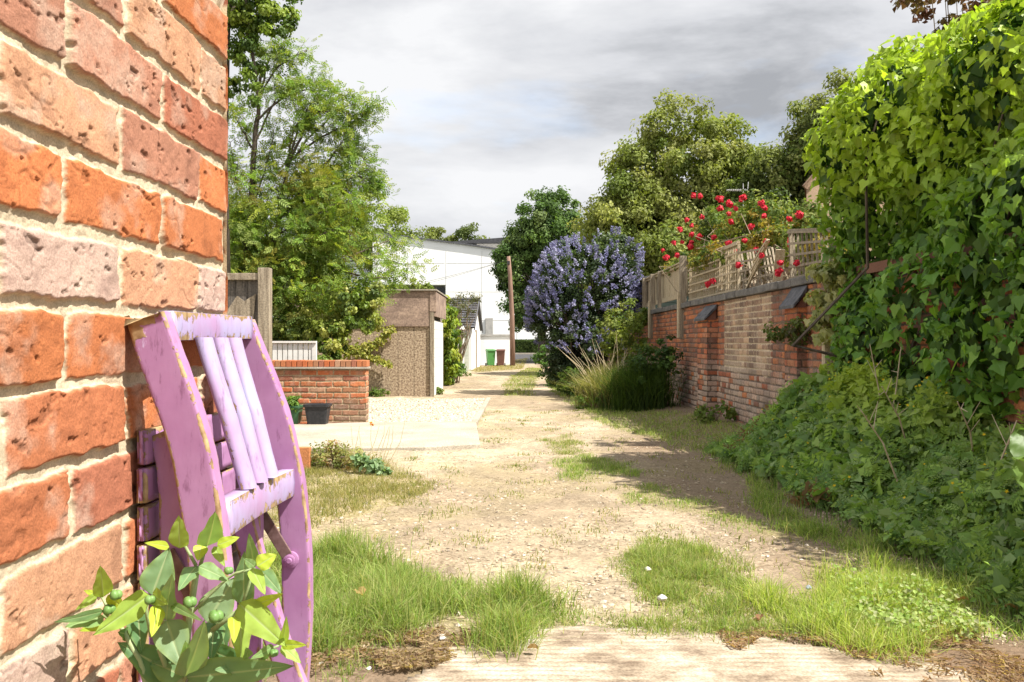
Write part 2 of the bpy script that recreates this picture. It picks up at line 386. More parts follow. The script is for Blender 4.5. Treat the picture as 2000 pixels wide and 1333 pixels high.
# ------------------------------------------------------------------ ground
gA = gpoly([(520, 1090), (600, 1078), (700, 1088), (800, 1112), (900, 1142), (1000, 1165), (1090, 1195), (1130, 1222), (1000, 1250), (860, 1232), (720, 1262), (600, 1300), (500, 1330)])
gB = gpoly([(1225, 1105), (1290, 1060), (1380, 1068), (1435, 1105), (1450, 1150), (1560, 1180), (1600, 1228), (1500, 1238), (1400, 1232), (1150, 1228), (1160, 1212), (1270, 1185)])
gC = gpoly([(1570, 1125), (1700, 1128), (1800, 1150), (1880, 1195), (1905, 1238), (1800, 1268), (1650, 1255), (1560, 1225), (1500, 1200), (1600, 1165)])
gD = gpoly([(1085, 905), (1150, 888), (1235, 908), (1215, 932), (1110, 942)])
gE = gpoly([(1070, 862), (1110, 850), (1135, 885), (1085, 890)])
gF = gpoly([(540, 930), (590, 888), (680, 885), (770, 915), (850, 950), (800, 980), (680, 1010), (540, 1040)])
gG = gpoly([(1080, 745), (1130, 775), (1200, 798), (1300, 812), (1400, 832), (1480, 862), (1500, 900), (1530, 985), (1470, 950), (1400, 900), (1290, 862), (1190, 832), (1120, 792), (1075, 765)])
gH = gpoly([(985, 752), (1000, 735), (1030, 720), (1060, 720), (1050, 740), (1035, 775), (985, 775)])
gH2 = gpoly([(905, 722), (990, 712), (1030, 708), (1020, 722), (930, 728)])
gI = gpoly([(1210, 960), (1300, 950), (1420, 990), (1530, 1040), (1500, 1050), (1350, 1000), (1220, 985)])
gJ = gpoly([(1480, 940), (1560, 1010), (1700, 1055), (1850, 1130), (2000, 1220), (2000, 1260), (1900, 1190), (1700, 1095), (1560, 1040), (1470, 985)])
GR = [gA, gB, gC, gD, gE, gF, gG, gH, gH2, gI, gJ]
pSlab = gpoly([(850, 1268), (1000, 1240), (1250, 1228), (1500, 1250), (1780, 1285), (1960, 1345), (2050, 1420), (700, 1420), (800, 1330)])
pDrive = gpoly([(700, 778), (950, 778), (925, 830), (560, 832), (560, 790)])
xs = np.concatenate([-np.geomspace(70, 4.3, 26), np.arange(-4.2, 4.2, .028), np.geomspace(4.25, 70, 26)])
ys = np.concatenate([np.linspace(-12, 1.6, 12), np.geomspace(1.75, 24, 430), np.geomspace(24.5, 60, 90), np.geomspace(61, 260, 40)])
X, Y = np.meshgrid(xs, ys); Z = zg(X, Y)
grid = np.arange(X.size).reshape(X.shape)
F = np.stack([grid[:-1, :-1], grid[:-1, 1:], grid[1:, 1:], grid[1:, :-1]], -1).reshape(-1, 4)
wx = X + .14 * (fbm(X * 4, Y * 4, 21, 3) - .5); wy = Y + .5 * (fbm(X * 4 + 9, Y * 4, 22, 3) - .5) * np.clip(Y / 6, .4, 3)
n1 = fbm(X * .9, Y * .45, 31, 4)[..., None]; n2 = fbm(X * 5, Y * 3.2, 33, 4)[..., None]; n3 = vnoise(X * 24, Y * 16, 35)[..., None]
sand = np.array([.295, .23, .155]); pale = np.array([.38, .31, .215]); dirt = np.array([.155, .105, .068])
C = sand * (1 - sst(.35, .65, n1)) + pale * sst(.35, .65, n1)
C = C * (.66 + .66 * n2) * (.80 + .38 * n3)
def lay(C, mask, colr, amt): return C * (1 - mask * amt) + np.array(colr) * mask * amt
# browner earth strip beside the wall and weed bank (bare brown soil)
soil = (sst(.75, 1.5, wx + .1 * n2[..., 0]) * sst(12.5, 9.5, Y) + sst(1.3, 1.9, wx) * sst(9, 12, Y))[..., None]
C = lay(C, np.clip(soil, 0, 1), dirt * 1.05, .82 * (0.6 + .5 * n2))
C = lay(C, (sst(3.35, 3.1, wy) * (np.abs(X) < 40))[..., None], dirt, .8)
yel = (fbm(X * 1.3, Y * .9, 41, 4) > .56)[..., None].astype(float) * (Y < 40)[..., None]
C = lay(C, yel, (.25, .215, .10), .22 * n2 * 2)
for k, g in enumerate(GR):
    m = inpoly(wx + .1 * (n2[..., 0] - .5), wy, g)[..., None].astype(float)
    C = lay(C, m, (.22, .19, .09) if g is not gF else (.30, .25, .12), .6 * np.clip(n2 * 1.6, 0, 1))
m = inpoly(wx, Y, pDrive)[..., None].astype(float); C = lay(C, m, (.38, .33, .25), .8)
far = sst(57, 62, Y)[..., None]; C = lay(C, far, (.07, .068, .07), 1.0)
side = (sst(3.0, 3.6, np.abs(X)) * (Y > 3))[..., None]; C = lay(C, side, (.09, .10, .04), .6)
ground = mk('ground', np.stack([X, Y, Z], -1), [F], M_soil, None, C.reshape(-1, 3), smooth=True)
tag(ground, 'sandy unmade back lane running between walls and garages', kind='structure')

# ribbed concrete slab at the camera's feet
m, t, b = mat_new('ribbed_concrete'); n = noise_node(t, 4.5, 8, .68, 'Object', (1, 1.25, 1))
r = ramp(t, n.outputs[0], [(.36, (.17, .125, .085)), (.48, (.33, .265, .19)), (.62, (.46, .40, .32))])
c_ = N(t, 'ShaderNodeTexCoord'); wv = N(t, 'ShaderNodeTexWave', wave_type='BANDS', bands_direction='Y')
wv.inputs['Scale'].default_value = 8.0; wv.inputs['Distortion'].default_value = 2.2; wv.inputs['Detail'].default_value = 3; wv.inputs['Detail Scale'].default_value = 1.2
t.links.new(c_.outputs['Object'], wv.inputs[0]); n_f = noise_node(t, 120, 4)
r3 = ramp(t, wv.outputs[0], [(.1, (.78, .75, .72)), (.5, (1.05, 1.05, 1.05))]); r4 = ramp(t, n_f.outputs[0], [(.35, (.7, .68, .66)), (.6, (1.1, 1.1, 1.1))])
n_m = noise_node(t, 2.3, 4); r_m = ramp(t, n_m.outputs[0], [(.42, (.15, .15, .15)), (.58, (1, 1, 1))])
t.links.new(mixc(t, 1, mixc(t, r_m.outputs[0], r.outputs[0], r3.outputs[0], 'MULTIPLY'), r4.outputs[0], 'MULTIPLY'), b.inputs['Base Color'])
mt = N(t, 'ShaderNodeMath', operation='MULTIPLY_ADD'); mt.inputs[1].default_value = .6; t.links.new(n_f.outputs[0], mt.inputs[0]); t.links.new(wv.outputs[0], mt.inputs[2])
bump(t, b, mt.outputs[0], .5, .004); M_rib = m
sx = np.arange(-1.0, 2.3, .02); sy = np.arange(1.2, 3.5, .02); SX, SY = np.meshgrid(sx, sy)
ok = inpoly(SX + .12 * (fbm(SX * 7, SY * 7, 3, 3) - .5), SY + .16 * (fbm(SX * 6, SY * 6, 4, 3) - .5), pSlab)
SZ = zg(SX, SY) * 0 + base_z(SY) + .012 + .006 * (fbm(SX * 3, SY * 3, 8, 3)) ; gi = np.arange(SX.size).reshape(SX.shape)
q = np.stack([gi[:-1, :-1], gi[:-1, 1:], gi[1:, 1:], gi[1:, :-1]], -1).reshape(-1, 4); q = q[ok.ravel()[q].all(1)]
used = np.unique(q); rem = -np.ones(SX.size, int); rem[used] = np.arange(len(used))
sl_ = mk('concrete_slab', np.stack([SX, SY, SZ], -1).reshape(-1, 3)[used], [rem[q]], M_rib, smooth=True)
tag(sl_, 'ribbed pale concrete slab breaking up at the near end of the lane', 'slab'); sl_['kind'] = 'structure'
sd_ = sl_.modifiers.new('solid', 'SOLIDIFY'); sd_.thickness = .05; sd_.offset = -1

# concrete apron and pale gravel drive before the garage
def slab(name, poly, h, thick, mat, label):
    top = [(x, y, float(base_z(y)) + h) for x, y in poly]; bot = [(x, y, z - thick) for x, y, z in top]; n = len(poly)
    o = mk(name, top + bot, [np.array([range(n)]), np.array([range(2 * n - 1, n - 1, -1)]), np.array([(i, i + n, (i + 1) % n + n, (i + 1) % n) for i in range(n)])], mat, bevel=.01)
    return tag(o, label, kind='structure')
M_apron = noisy('pale_concrete', (.33, .285, .22), (.42, .375, .305), 1.6, .9, .25, .004, fine=60, detail=8)
slab('concrete_apron', gpoly([(560, 836), (716, 832), (930, 830), (938, 876), (830, 882), (700, 884), (560, 884)]), .045, .35, M_apron, 'pale concrete apron before the low brick wall and gravel drive')
slab('edging_strip', [Gp(950, 782), Gp(958, 782), Gp(932, 832), Gp(920, 832)], .05, .1, M_apron, 'thin concrete edging beside the gravel drive')

# ------------------------------------------------------------------ brick height fields
def brick_sheet(us, vs, hc, bond, cols, cb, seed, joint=.006, depth=.008, rough=.0012, color_fn=None, wob=.0035, L_=.225, header_rows=False, mort=(.42, .34, .22), pit=.5, closers=0):
    U, Vv = np.meshgrid(us, vs)
    u = U + wob * 2 * (fbm(U / .02, Vv / .02, seed, 3) - .5) + wob * 1.2 * (vnoise(U / .006, Vv / .006, seed + 3) - .5)
    v = Vv + wob * 2 * (fbm(U / .025 + 50, Vv / .02, seed + 7, 3) - .5) + .004 * (vnoise(U / .3, Vv / .3, seed + 9) - .5) * 2
    row = np.floor(v / hc).astype(int); fv = v - row * hc
    off = np.where(row % 2 == 0, bond, 0.0) + (hsh(row, row * 0, seed + 1) - .5) * .02
    uu = (u - off); k = np.floor(uu / L_).astype(int); fu = uu - k * L_
    Lk = np.full(fu.shape, L_)
    spl = hsh(k, row, seed + 44) < closers          # some stretchers are a pair of headers
    half = L_ / 2
    sub = spl & (fu > half); fu = np.where(sub, fu - half, fu); Lk = np.where(spl, half, Lk); kk = k * 2 + sub
    jw = joint * (.75 + .7 * hsh(kk, row, seed + 2)); jh = joint * (.8 + .6 * hsh(kk, row, seed + 4))
    d = np.minimum(np.minimum(fu - jw, Lk - jw - fu), np.minimum(fv - jh, hc - jh - fv))
    face = sst(-.001, .0032, d)
    tilt = (hsh(kk, row, seed + 5) - .5) * .05 * (fu - Lk / 2) + (hsh(kk, row, seed + 6) - .5) * .08 * (fv - hc / 2) + (hsh(kk, row, seed + 8) - .5) * .003
    fine = fbm(U / .012, Vv / .012, seed + 11, 4)
    pits = sst(.80, .88, vnoise(U / .0052 + 3 * fbm(U / .01, Vv / .01, seed + 51, 2), Vv / .0042, seed + 15)) * sst(.5, .72, vnoise(U / .04, Vv / .03, seed + 16)) * pit * .28 + sst(.69, .76, fbm(U / .022, Vv / .014, seed + 52, 5)) * pit * .8
    crack = sst(.03, .0, np.abs(fbm(U / .07, Vv / .05, seed + 18, 3) - .5)) * sst(.55, .7, vnoise(U / .12, Vv / .1, seed + 19)) * pit * .5
    h = -depth * (1 - face) + face * (tilt + rough * 2 * (fine - .5) - .0035 * pits - .002 * crack) + (1 - face) * rough * 2 * (fbm(U / .006, Vv / .006, seed + 20, 3) - .5) + (1 - face) * .004 * (vnoise(U / .06, Vv / .03, seed + 21) - .5)
    c = color_fn(kk, row, U, Vv) if color_fn else np.array(cols)[(hsh(kk, row, seed + 30) * len(cols) * .9999).astype(int)]
    c = c * (.85 + .3 * hsh(kk, row, seed + 31))[..., None] * (.82 + .36 * fbm(U / .03, Vv / .05, seed + 33, 4))[..., None]
    bl = (sst(.50, .70, fbm(U / .06, Vv / .05, seed + 35, 5)) * (.35 + .65 * fbm(U / .008, Vv / .008, seed + 36, 3)))[..., None] * cb
    gr = sst(.58, .74, fbm(U / .035, Vv / .02, seed + 37, 5))[..., None] * .45; c = c * (1 - gr) + c * np.array((.55, .5, .5)) * gr
    c = c * (1 - bl) + np.array((.46, .36, .28)) * bl
    c = c * (1 - .45 * np.clip(pits + crack, 0, 1))[..., None]
    mo = (mort(U, Vv) if callable(mort) else np.array(mort)) * (.85 + .3 * vnoise(U / .012, Vv / .012, seed + 40))[..., None]
    f = sst(.25, .75, face)[..., None]
    return U, Vv, h, mo * (1 - f) + c * f
def grid_faces(nv, nu, flip=False):
    g = np.arange(nu * nv).reshape(nv, nu)
    a = np.stack([g[:-1, :-1], g[:-1, 1:], g[1:, 1:], g[1:, :-1]], -1).reshape(-1, 4)
    return a[:, ::-1] if flip else a
# ------------------------------------------------------------------ near house wall on the left
WX = lambda y: -.437 + .0172 * y
root = empty('house_wall', (-.42, .9, 0), 0, 'close weathered orange brick house wall with sandy mortar filling the left edge', 'wall')
BASE_V = 1.052                        # a bed joint
palette = {'or': (.38, .135, .06), 'sa': (.35, .165, .105), 'pk': (.40, .28, .225), 'pe': (.40, .215, .125), 'te': (.31, .115, .065), 'br': (.42, .145, .055)}
rowcols = {0: ['pk', 'pe', 'pk', 'pk'], 1: ['br', 'br', 'br', 'sa'], 2: ['br', 'sa', 'pe', 'sa'], 3: ['te', 'sa', 'sa', 'sa'], 4: ['pe', 'pe', 'sa', 'te'],
           5: ['br', 'pe', 'sa', 'sa'], -1: ['br', 'br', 'br', 'or'], -2: ['te', 'br', 'or', 'or'], -3: ['br', 'te', 'or', 'sa'], -4: ['br', 'or', 'pe', 'or'], -5: ['or', 'pe', 'pk', 'or']}
def near_cols(k, row, U, V):
    out_ = np.zeros(k.shape + (3,)); names = list(palette.values()); hh = hsh(k, row, 77)
    for i in range(len(names)): out_[(hh >= i / 6) & (hh < (i + 1) / 6)] = names[i]
    for rr, lst in rowcols.items():
        mrow = row == rr
        if not mrow.any(): continue
        bo = .11 if rr % 2 == 0 else .0
        idx = np.clip(np.floor((U - bo) / .225).astype(int) + (1 if bo else 0), 0, 3)
        for i in range(4): out_[mrow & (idx == i)] = palette[lst[i]]
    return out_
us = np.concatenate([np.arange(0, .62, .0014), np.arange(.62, 1.3, .01), np.arange(1.3, 4.0, .05)])      # distance back from the corner
vs_ = np.concatenate([np.arange(-.2, .55, .02), np.arange(.55, 1.5, .0014), np.arange(1.5, 3.4, .02)])
U, Vv, h, c = brick_sheet(us, vs_ - BASE_V, .0748, .11, None, .55, 101, .0050, .0056, .0010, near_cols, .0045, mort=(.46, .38, .265), closers=0, pit=.9)
yy = 1.30 - U; xx = WX(yy)
corner = .006 * sst(.007, 0, U); xx = xx + h - corner
Vtx = np.stack([xx, yy, Vv + BASE_V], -1)
mk('brick_face', Vtx, [grid_faces(len(vs_), len(us), True)], M_brick, root, c.reshape(-1, 3), smooth=True)
us2 = np.arange(0, .45, .006); vz = np.arange(-.2, 3.4, .008)
U, Vv, h, c = brick_sheet(us2, vz - BASE_V, .0748, .11, list(palette.values()), .3, 131, .0065, .0085, .0014, None, .004)
mk('end_face', np.stack([-.4145 - U, 1.2995 + h * .6, Vv + BASE_V], -1), [grid_faces(len(vz), len(us2))], M_brick, root, c.reshape(-1, 3), smooth=True)
mb = MB(); mb.box(-.90, -.53, -2.7, 1.286, -.2, 3.39); mb.box(-.53, -.452, -2.7, 1.284, 3.3, 3.38); mb.build('core', M_conc, root)

# ------------------------------------------------------------------ lilac folding chair
def paint_mat(name, base, alt):
    m, t, b = mat_new(name)
    n = noise_node(t, 9, 5, .6); r = ramp(t, n.outputs[0], [(.35, base), (.68, alt)])
    nb = noise_node(t, 26, 6, .7, 'Object', (1, 1, .35)); rb = ramp(t, nb.outputs[0], [(.66, (0, 0, 0)), (.74, (1, 1, 1))])
    c1 = mixc(t, rb.outputs[0], r.outputs[0], (.52, .45, .66))
    at = N(t, 'ShaderNodeAttribute', attribute_name='edge'); nw = noise_node(t, 75, 6, .7); ns = noise_node(t, 17, 4, .65)
    ma = N(t, 'ShaderNodeMath', operation='MULTIPLY'); ma.inputs[1].default_value = .33; t.links.new(at.outputs['Fac'], ma.inputs[0])
    mc = N(t, 'ShaderNodeMath', operation='ADD'); t.links.new(ma.outputs[0], mc.inputs[0]); t.links.new(nw.outputs[0], mc.inputs[1])
    md = N(t, 'ShaderNodeMath', operation='MULTIPLY_ADD'); md.inputs[1].default_value = .75; t.links.new(ns.outputs[0], md.inputs[0]); t.links.new(mc.outputs[0], md.inputs[2])
    mh = N(t, 'ShaderNodeMath', operation='MULTIPLY'); mh.inputs[1].default_value = .5; t.links.new(md.outputs[0], mh.inputs[0])
    rw = ramp(t, mh.outputs[0], [(.578, (0, 0, 0)), (.592, (1, 1, 1))])
    nwd = noise_node(t, 60, 4); rwd = ramp(t, nwd.outputs[0], [(.35, (.2, .12, .055)), (.65, (.42, .30, .15))])
    c2 = mixc(t, rw.outputs[0], c1, rwd.outputs[0])
    nd = noise_node(t, 90, 5, .7, 'Object', (1, 1, .25)); rd = ramp(t, nd.outputs[0], [(.28, (.6, .5, .55)), (.42, (1, 1, 1)), (.6, (1.04, 1.04, 1.04))])
    t.links.new(mixc(t, 1, c2, rd.outputs[0], 'MULTIPLY'), b.inputs['Base Color'])
    b.inputs['Roughness'].default_value = .55; b.inputs['Specular IOR Level'].default_value = .35
    inv = N(t, 'ShaderNodeMath', operation='MULTIPLY_ADD'); inv.inputs[1].default_value = -1.0; inv.inputs[2].default_value = 1; t.links.new(rw.outputs[0], inv.inputs[0])
    ad = N(t, 'ShaderNodeMath', operation='MULTIPLY_ADD'); ad.inputs[1].default_value = .5; t.links.new(nb.outputs[0], ad.inputs[0]); t.links.new(inv.outputs[0], ad.inputs[2])
    bump(t, b, ad.outputs[0], .6, .0012)
    return m
M_lilac = paint_mat('lilac_paint', (.31, .145, .285), (.39, .215, .37))
M_slatp = paint_mat('lilac_slat_paint', (.38, .24, .41), (.37, .36, .55))
chair = empty('folding_chair', (-.35, 1.15, 0), 0, 'worn lilac painted wooden folding chair leaning on the orange brick wall', 'chair')
FZ = np.array([0, .15, .3, .42, .52, .62, .73, .82, .891, .926, .963, 1.007, 1.066, 1.09])
FX = np.array([-.386, -.362, -.338, -.319, -.308, -.302, -.304, -.312, -.324, -.331, -.343, -.359, -.379, -.390])
def board(name, pts, wid, y0, y1, mat, rnd=.0028, parent=chair, n=None, top_cut=None, back=True):
    """bent board: pts (x,z) along its front edge, wid across, y0..y1 thickness; rounded section with an edge attribute"""
    P = np.array(pts, float)
    s = np.concatenate([[0], np.cumsum(np.linalg.norm(np.diff(P, axis=0), axis=1))]); n = n or max(int(s[-1] / .012), 3)
    ss = np.linspace(0, s[-1], n); P = np.stack([np.interp(ss, s, P[:, 0]), np.interp(ss, s, P[:, 1])], 1)
    for _ in range(4): P[1:-1] = (P[:-2] + 2 * P[1:-1] + P[2:]) / 4
    T = np.gradient(P, axis=0); T /= np.linalg.norm(T, axis=1)[:, None]
    Nn = np.stack([-T[:, 1], T[:, 0]], 1)               # to the back (-x when going up)
    W = np.broadcast_to(np.asarray(wid, float), (n,)); th = y1 - y0; r = min(rnd, th * .45)
    sec = []
    lo = min(.0055 / np.min(W), .3); ly = min(.0055 / th, .35)
    mids = {(1, 1): [(1 - lo, 1), (.5, 1), (lo, 1)], (0, 1): [(0, 1 - ly), (0, .5), (0, ly)], (0, 0): [(lo, 0), (.5, 0), (1 - lo, 0)], (1, 0): [(1, ly), (1, .5), (1, 1 - ly)]}
    for cx, cy, a0 in ((1, 1, 0), (0, 1, 90), (0, 0, 180), (1, 0, 270)):
        for a in (0, 45, 90):
            an = R(a0 + a); sec.append((cx, cy, math.cos(an), math.sin(an), 1.0))
        sec += [('m', f_, y_, 0, 0) for f_, y_ in mids[(cx, cy)]]
    V = []; E = []
    for i in range(n):
        for q_ in sec:
            if q_[0] == 'm': a = q_[1] * W[i]; y = y0 + q_[2] * th; e_ = 0.0
            else:
                cx, cy, ca, sa, e_ = q_
                a = (W[i] - r if cx else r) + r * ca; y = (y1 - r if cy else y0 + r) + r * sa
            ee = 2.8 if (top_cut and i >= n - 2 - (a > .8 * W[i]) and a > .35 * W[i]) else 1.0 if (i < 1 or i >= n - 1) else e_
            p = P[i] + Nn[i] * a; jj = .0012 * (vnoise(i * .7 + a * 100, y * 200, 3) - .5)
            V.append((p[0] + jj, y + jj, p[1])); E.append(ee)
    k = len(sec); F = []
    for i in range(n - 1):
        for j in range(k):
            F.append((i * k + j, i * k + (j + 1) % k, (i + 1) * k + (j + 1) % k, (i + 1) * k + j))
    if top_cut:                                          # broken end: ragged heights on the last rings
        for j in range(k):
            V[(n - 1) * k + j] = tuple(np.array(V[(n - 1) * k + j]) + np.array((0, 0, top_cut(j))))
    o = mk(name, V, [np.array(F), np.array([range(k - 1, -1, -1), range((n - 1) * k, n * k)])], mat, parent, smooth=True, extra={'edge': E})
    return o
prof = list(zip(FX, FZ))
rngc = random.Random(4)
pn = [(x + (.0), z) for x, z in prof if z < 1.06] + [(-.379, 1.066), (-.382, 1.074)]
cut = lambda j: (-.004 if j in (0, 1, 2, 3, 20, 21, 22, 23) else -.012 if j in (4, 19) else -.017) + rngc.uniform(-.004, .004)
st1 = board('stile', [(x, z - float(base_z(1)) * 0 - .01) for x, z in pn], .043, .965, .990, M_lilac, top_cut=cut)
st1['label'] = 'near stile with bare broken wood at its top'
board('stile', [(x - .012 * (z > .8) * (z - .8) / .25, z - .013) for x, z in prof if z < 1.07], .043, 1.335, 1.360, M_lilac)
def rail(name, xa, za, xb, zb, hh, thick, bulge, mat, y0=.9895, y1=1.3355, r=.005):
    """rail between the stiles, bowed backwards"""
    n = 26; V = []; E = []; F = []; sec = [(1, 1), (.92, 1), (.5, 1), (.08, 1), (0, 1), (0, .5), (0, 0), (.08, 0), (.5, 0), (.92, 0), (1, 0), (1, .5)]
    for i in range(n):
        t_ = i / (n - 1); y = y0 + (y1 - y0) * t_; x = xa + (xb - xa) * t_ - bulge * math.sin(math.pi * t_); z = za + (zb - za) * t_
        for a, b_ in sec:
            cx = r if (a in (0, 1) and b_ in (0, 1)) else 0
            V.append((x - thick * (1 - a) - (cx * .3 if a == 1 else -cx * .3), y, z + hh * (b_ - .5) * (1 - .03 * cx / r)))
            E.append(1.0 if (a in (0, 1) and b_ in (0, 1)) else 0.0)
    k = len(sec)
    for i in range(n - 1):
        for j in range(k): F.append((i * k + j, (i + 1) * k + j, (i + 1) * k + (j + 1) % k, i * k + (j + 1) % k))
    return mk(name, V, [np.array(F), np.array([range(k), range(n * k - 1, (n - 1) * k - 1, -1)])], mat, chair, smooth=True, extra={'edge': E})
rail('top_rail', -.374, 1.037, -.388, 1.040, .033, .020, .006, M_slatp)
rail('lower_rail', -.312, .822, -.325, .808, .040, .022, .004, M_slatp)
for i, (ya, yb) in enumerate(((1.082, 1.098), (1.142, 1.148), (1.198, 1.200))):   # bowed back slats
    n = 34; V = []; E = []; F = []; k = 12; wv_ = .034
    for a in range(n):
        t_ = a / (n - 1); z = .8395 + (1.0245 - .8395) * t_; x = np.interp(z, FZ, FX) - .012 - .006 * math.sin(math.pi * t_); yc = yb + (ya - yb) * t_
        for j in range(k):
            an = 2 * math.pi * j / k
            V.append((x + .012 * math.sin(an) * (1 if math.sin(an) > 0 else .5), yc + wv_ / 2 * math.copysign(abs(math.cos(an)) ** .75, math.cos(an)), z)); E.append(.75 if j in (0, 6) else 0)
    for a in range(n - 1):
        for j in range(k): F.append((a * k + j, (a + 1) * k + j, (a + 1) * k + (j + 1) % k, a * k + (j + 1) % k))
    mk('back_slat', V, [np.array(F)], M_slatp, chair, smooth=True, extra={'edge': E})
# folded seat behind the back frame
sf = [(-.372, .30), (-.369, .5), (-.366, .7), (-.368, .85), (-.374, .905), (-.384, .922)]
for y0, y1 in ((1.0, 1.021), (1.296, 1.317)):
    b_ = board('seat_side_bar', sf, np.array([.031] * 40)[:int(.63 / .012)] if False else .029, y0, y1, M_lilac)
mb = MB()
for y in (1.0,):
    for z in (.757, .44):
        mb = MB(); mb.blob((-.386, y, z), .0068, 12, 8, (1, .75, 1)); mb.build('rivet', M_lilac, chair, smooth=True)
for i in range(14):
    z1 = .921 - i * .0425; z0 = z1 - .0375
    if z0 < .3: break
    mbb = [(-.4035 + rngc.uniform(-.0008, .0008), z0), (-.4035 + rngc.uniform(-.0008, .0008), z1)]
    board('seat_slat', mbb, .0125, .984 + rngc.uniform(-.002, .002), 1.333, M_lilac, rnd=.004, n=6)
board('front_leg', [(-.085, -.0), (-.19, .25), (-.285, .50), (-.33, .62), (-.352, .70), (-.372, .78)], .034, 1.270, 1.292, M_lilac)
board('front_leg', [(-.085, -.0), (-.19, .25), (-.285, .50), (-.33, .62), (-.352, .70), (-.372, .78)], .034, 1.024, 1.046, M_lilac)
mb = MB(); mb.tube([(-.165, 1.046, .2), (-.165, 1.27, .2)], .011, 10); mb.build('leg_stretcher', M_lilac, chair, smooth=True, extra=None)
mb = MB(); mb.bar((-.385, 1.322, .785), (-.333, 1.330, .695), .004, .017, (1, 0, .6)); st_ = mb.build('strap', M_steel, chair, bevel=.001)
mb = MB(); mb.bar((-.385, .9945, .785), (-.333, .9945, .695), .004, .017, (1, 0, .6)); mb.build('strap', M_steel, chair, bevel=.001)
mb = MB()
V = Wp(567, 1094, 1.3315)
for rr, dy in ((.0125, 0.0), (.0085, -.003), (.0045, -.006)):
    pr = [(rr, dy - .003), (rr, dy), (rr * .6, dy)]
    an = np.arange(16) * 2 * math.pi / 16
    ring = lambda r_, y_: [(V[0] + r_ * math.cos(a), y_, V[2] + r_ * math.sin(a)) for a in an]
    mb.add(ring(rr, 1.3345) + ring(rr, 1.3285 + dy) + ring(rr * .75, 1.3275 + dy), [(i, (i + 1) % 16, 16 + (i + 1) % 16, 16 + i) for i in range(16)] + [(16 + i, 16 + (i + 1) % 16, 32 + (i + 1) % 16, 32 + i) for i in range(16)] + [tuple(32 + i for i in range(16))])
bl_ = mb.build('bolt', M_lilac, chair, smooth=False)

# ------------------------------------------------------------------ caper spurge in front of the chair
spurge = empty('spurge_plant', (-.27, .85, 0), 0, 'leafy blue green spurge with seed pods growing in front of the lilac chair', 'plant')
def zc(x, y): return 100 + x / 3.777, 980 + y / 3.777
M_sp = leafmat('spurge_leaf', .42, .5, .3)
def spurge_leaf(base, tip, wz, d0, d1, colr, curl=.12, rngl=random.Random(1)):
    b = np.array(Wp(*zc(*base), d0)); tp = np.array(Wp(*zc(*tip), d1)); ax = tp - b; Lh = np.linalg.norm(ax); ax /= Lh
    wd = 1.12 * wz / 3.777 / FPX * (d0 + d1) / 2
    view = unit((b + tp) / 2 - np.array((0, 0, CAM_Z))); side = np.cross(ax, view); side /= np.linalg.norm(side); nn = np.cross(side, ax)
    if nn @ view > 0: nn = -nn
    roll = rngl.uniform(-.5, .5); s2 = side * math.cos(roll) + nn * math.sin(roll); n2_ = np.cross(s2, ax); n2_ = n2_ if n2_ @ view < 0 else -n2_
    ts = np.linspace(0, 1, 13); prof_ = np.sin(np.pi * np.clip(ts, 0, 1) ** .62) ** .8 * (1 - ts * .25); prof_ /= prof_.max(); prof_[0] = .07; prof_[-1] = .0
    V = []; C = []
    for i, t_ in enumerate(ts):
        bend = -curl * Lh * (t_ ** 2) + curl * Lh * t_ * .8
        for j, a in enumerate((-1, -.66, -.3, -.10, -.035, .035, .10, .3, .66, 1)):
            wv2 = .018 * wd * math.sin(t_ * 17 + a * 3) * abs(a) * 3
            V.append(b + ax * Lh * t_ + s2 * a * prof_[i] * wd / 2 + n2_ * (bend + wv2 + abs(a) * .05 * prof_[i] * wd - (.010 * wd if abs(a) < .05 else 0)))
            cm = np.array(colr) * (1 + .22 * (vnoise(t_ * 6 + base[0], a * 3, 4) - .5))
            if abs(a) < .05: cm = cm * .45 + np.array((.40, .48, .26)) * .55
            if abs(a) == 1: cm = cm * .7 + np.array((.30, .38, .06)) * .3
            C.append(cm)
    F = [(i * 10 + j, i * 10 + j + 1, i * 10 + j + 11, i * 10 + j + 10) for i in range(12) for j in range(9)]
    return np.array(V), [np.array(F)], np.array(C)
G1 = (.17, .29, .13); G2 = (.20, .33, .12); G3 = (.32, .46, .09); Y1 = (.42, .54, .06); D1 = (.11, .23, .09); P1 = (.22, .33, .17)
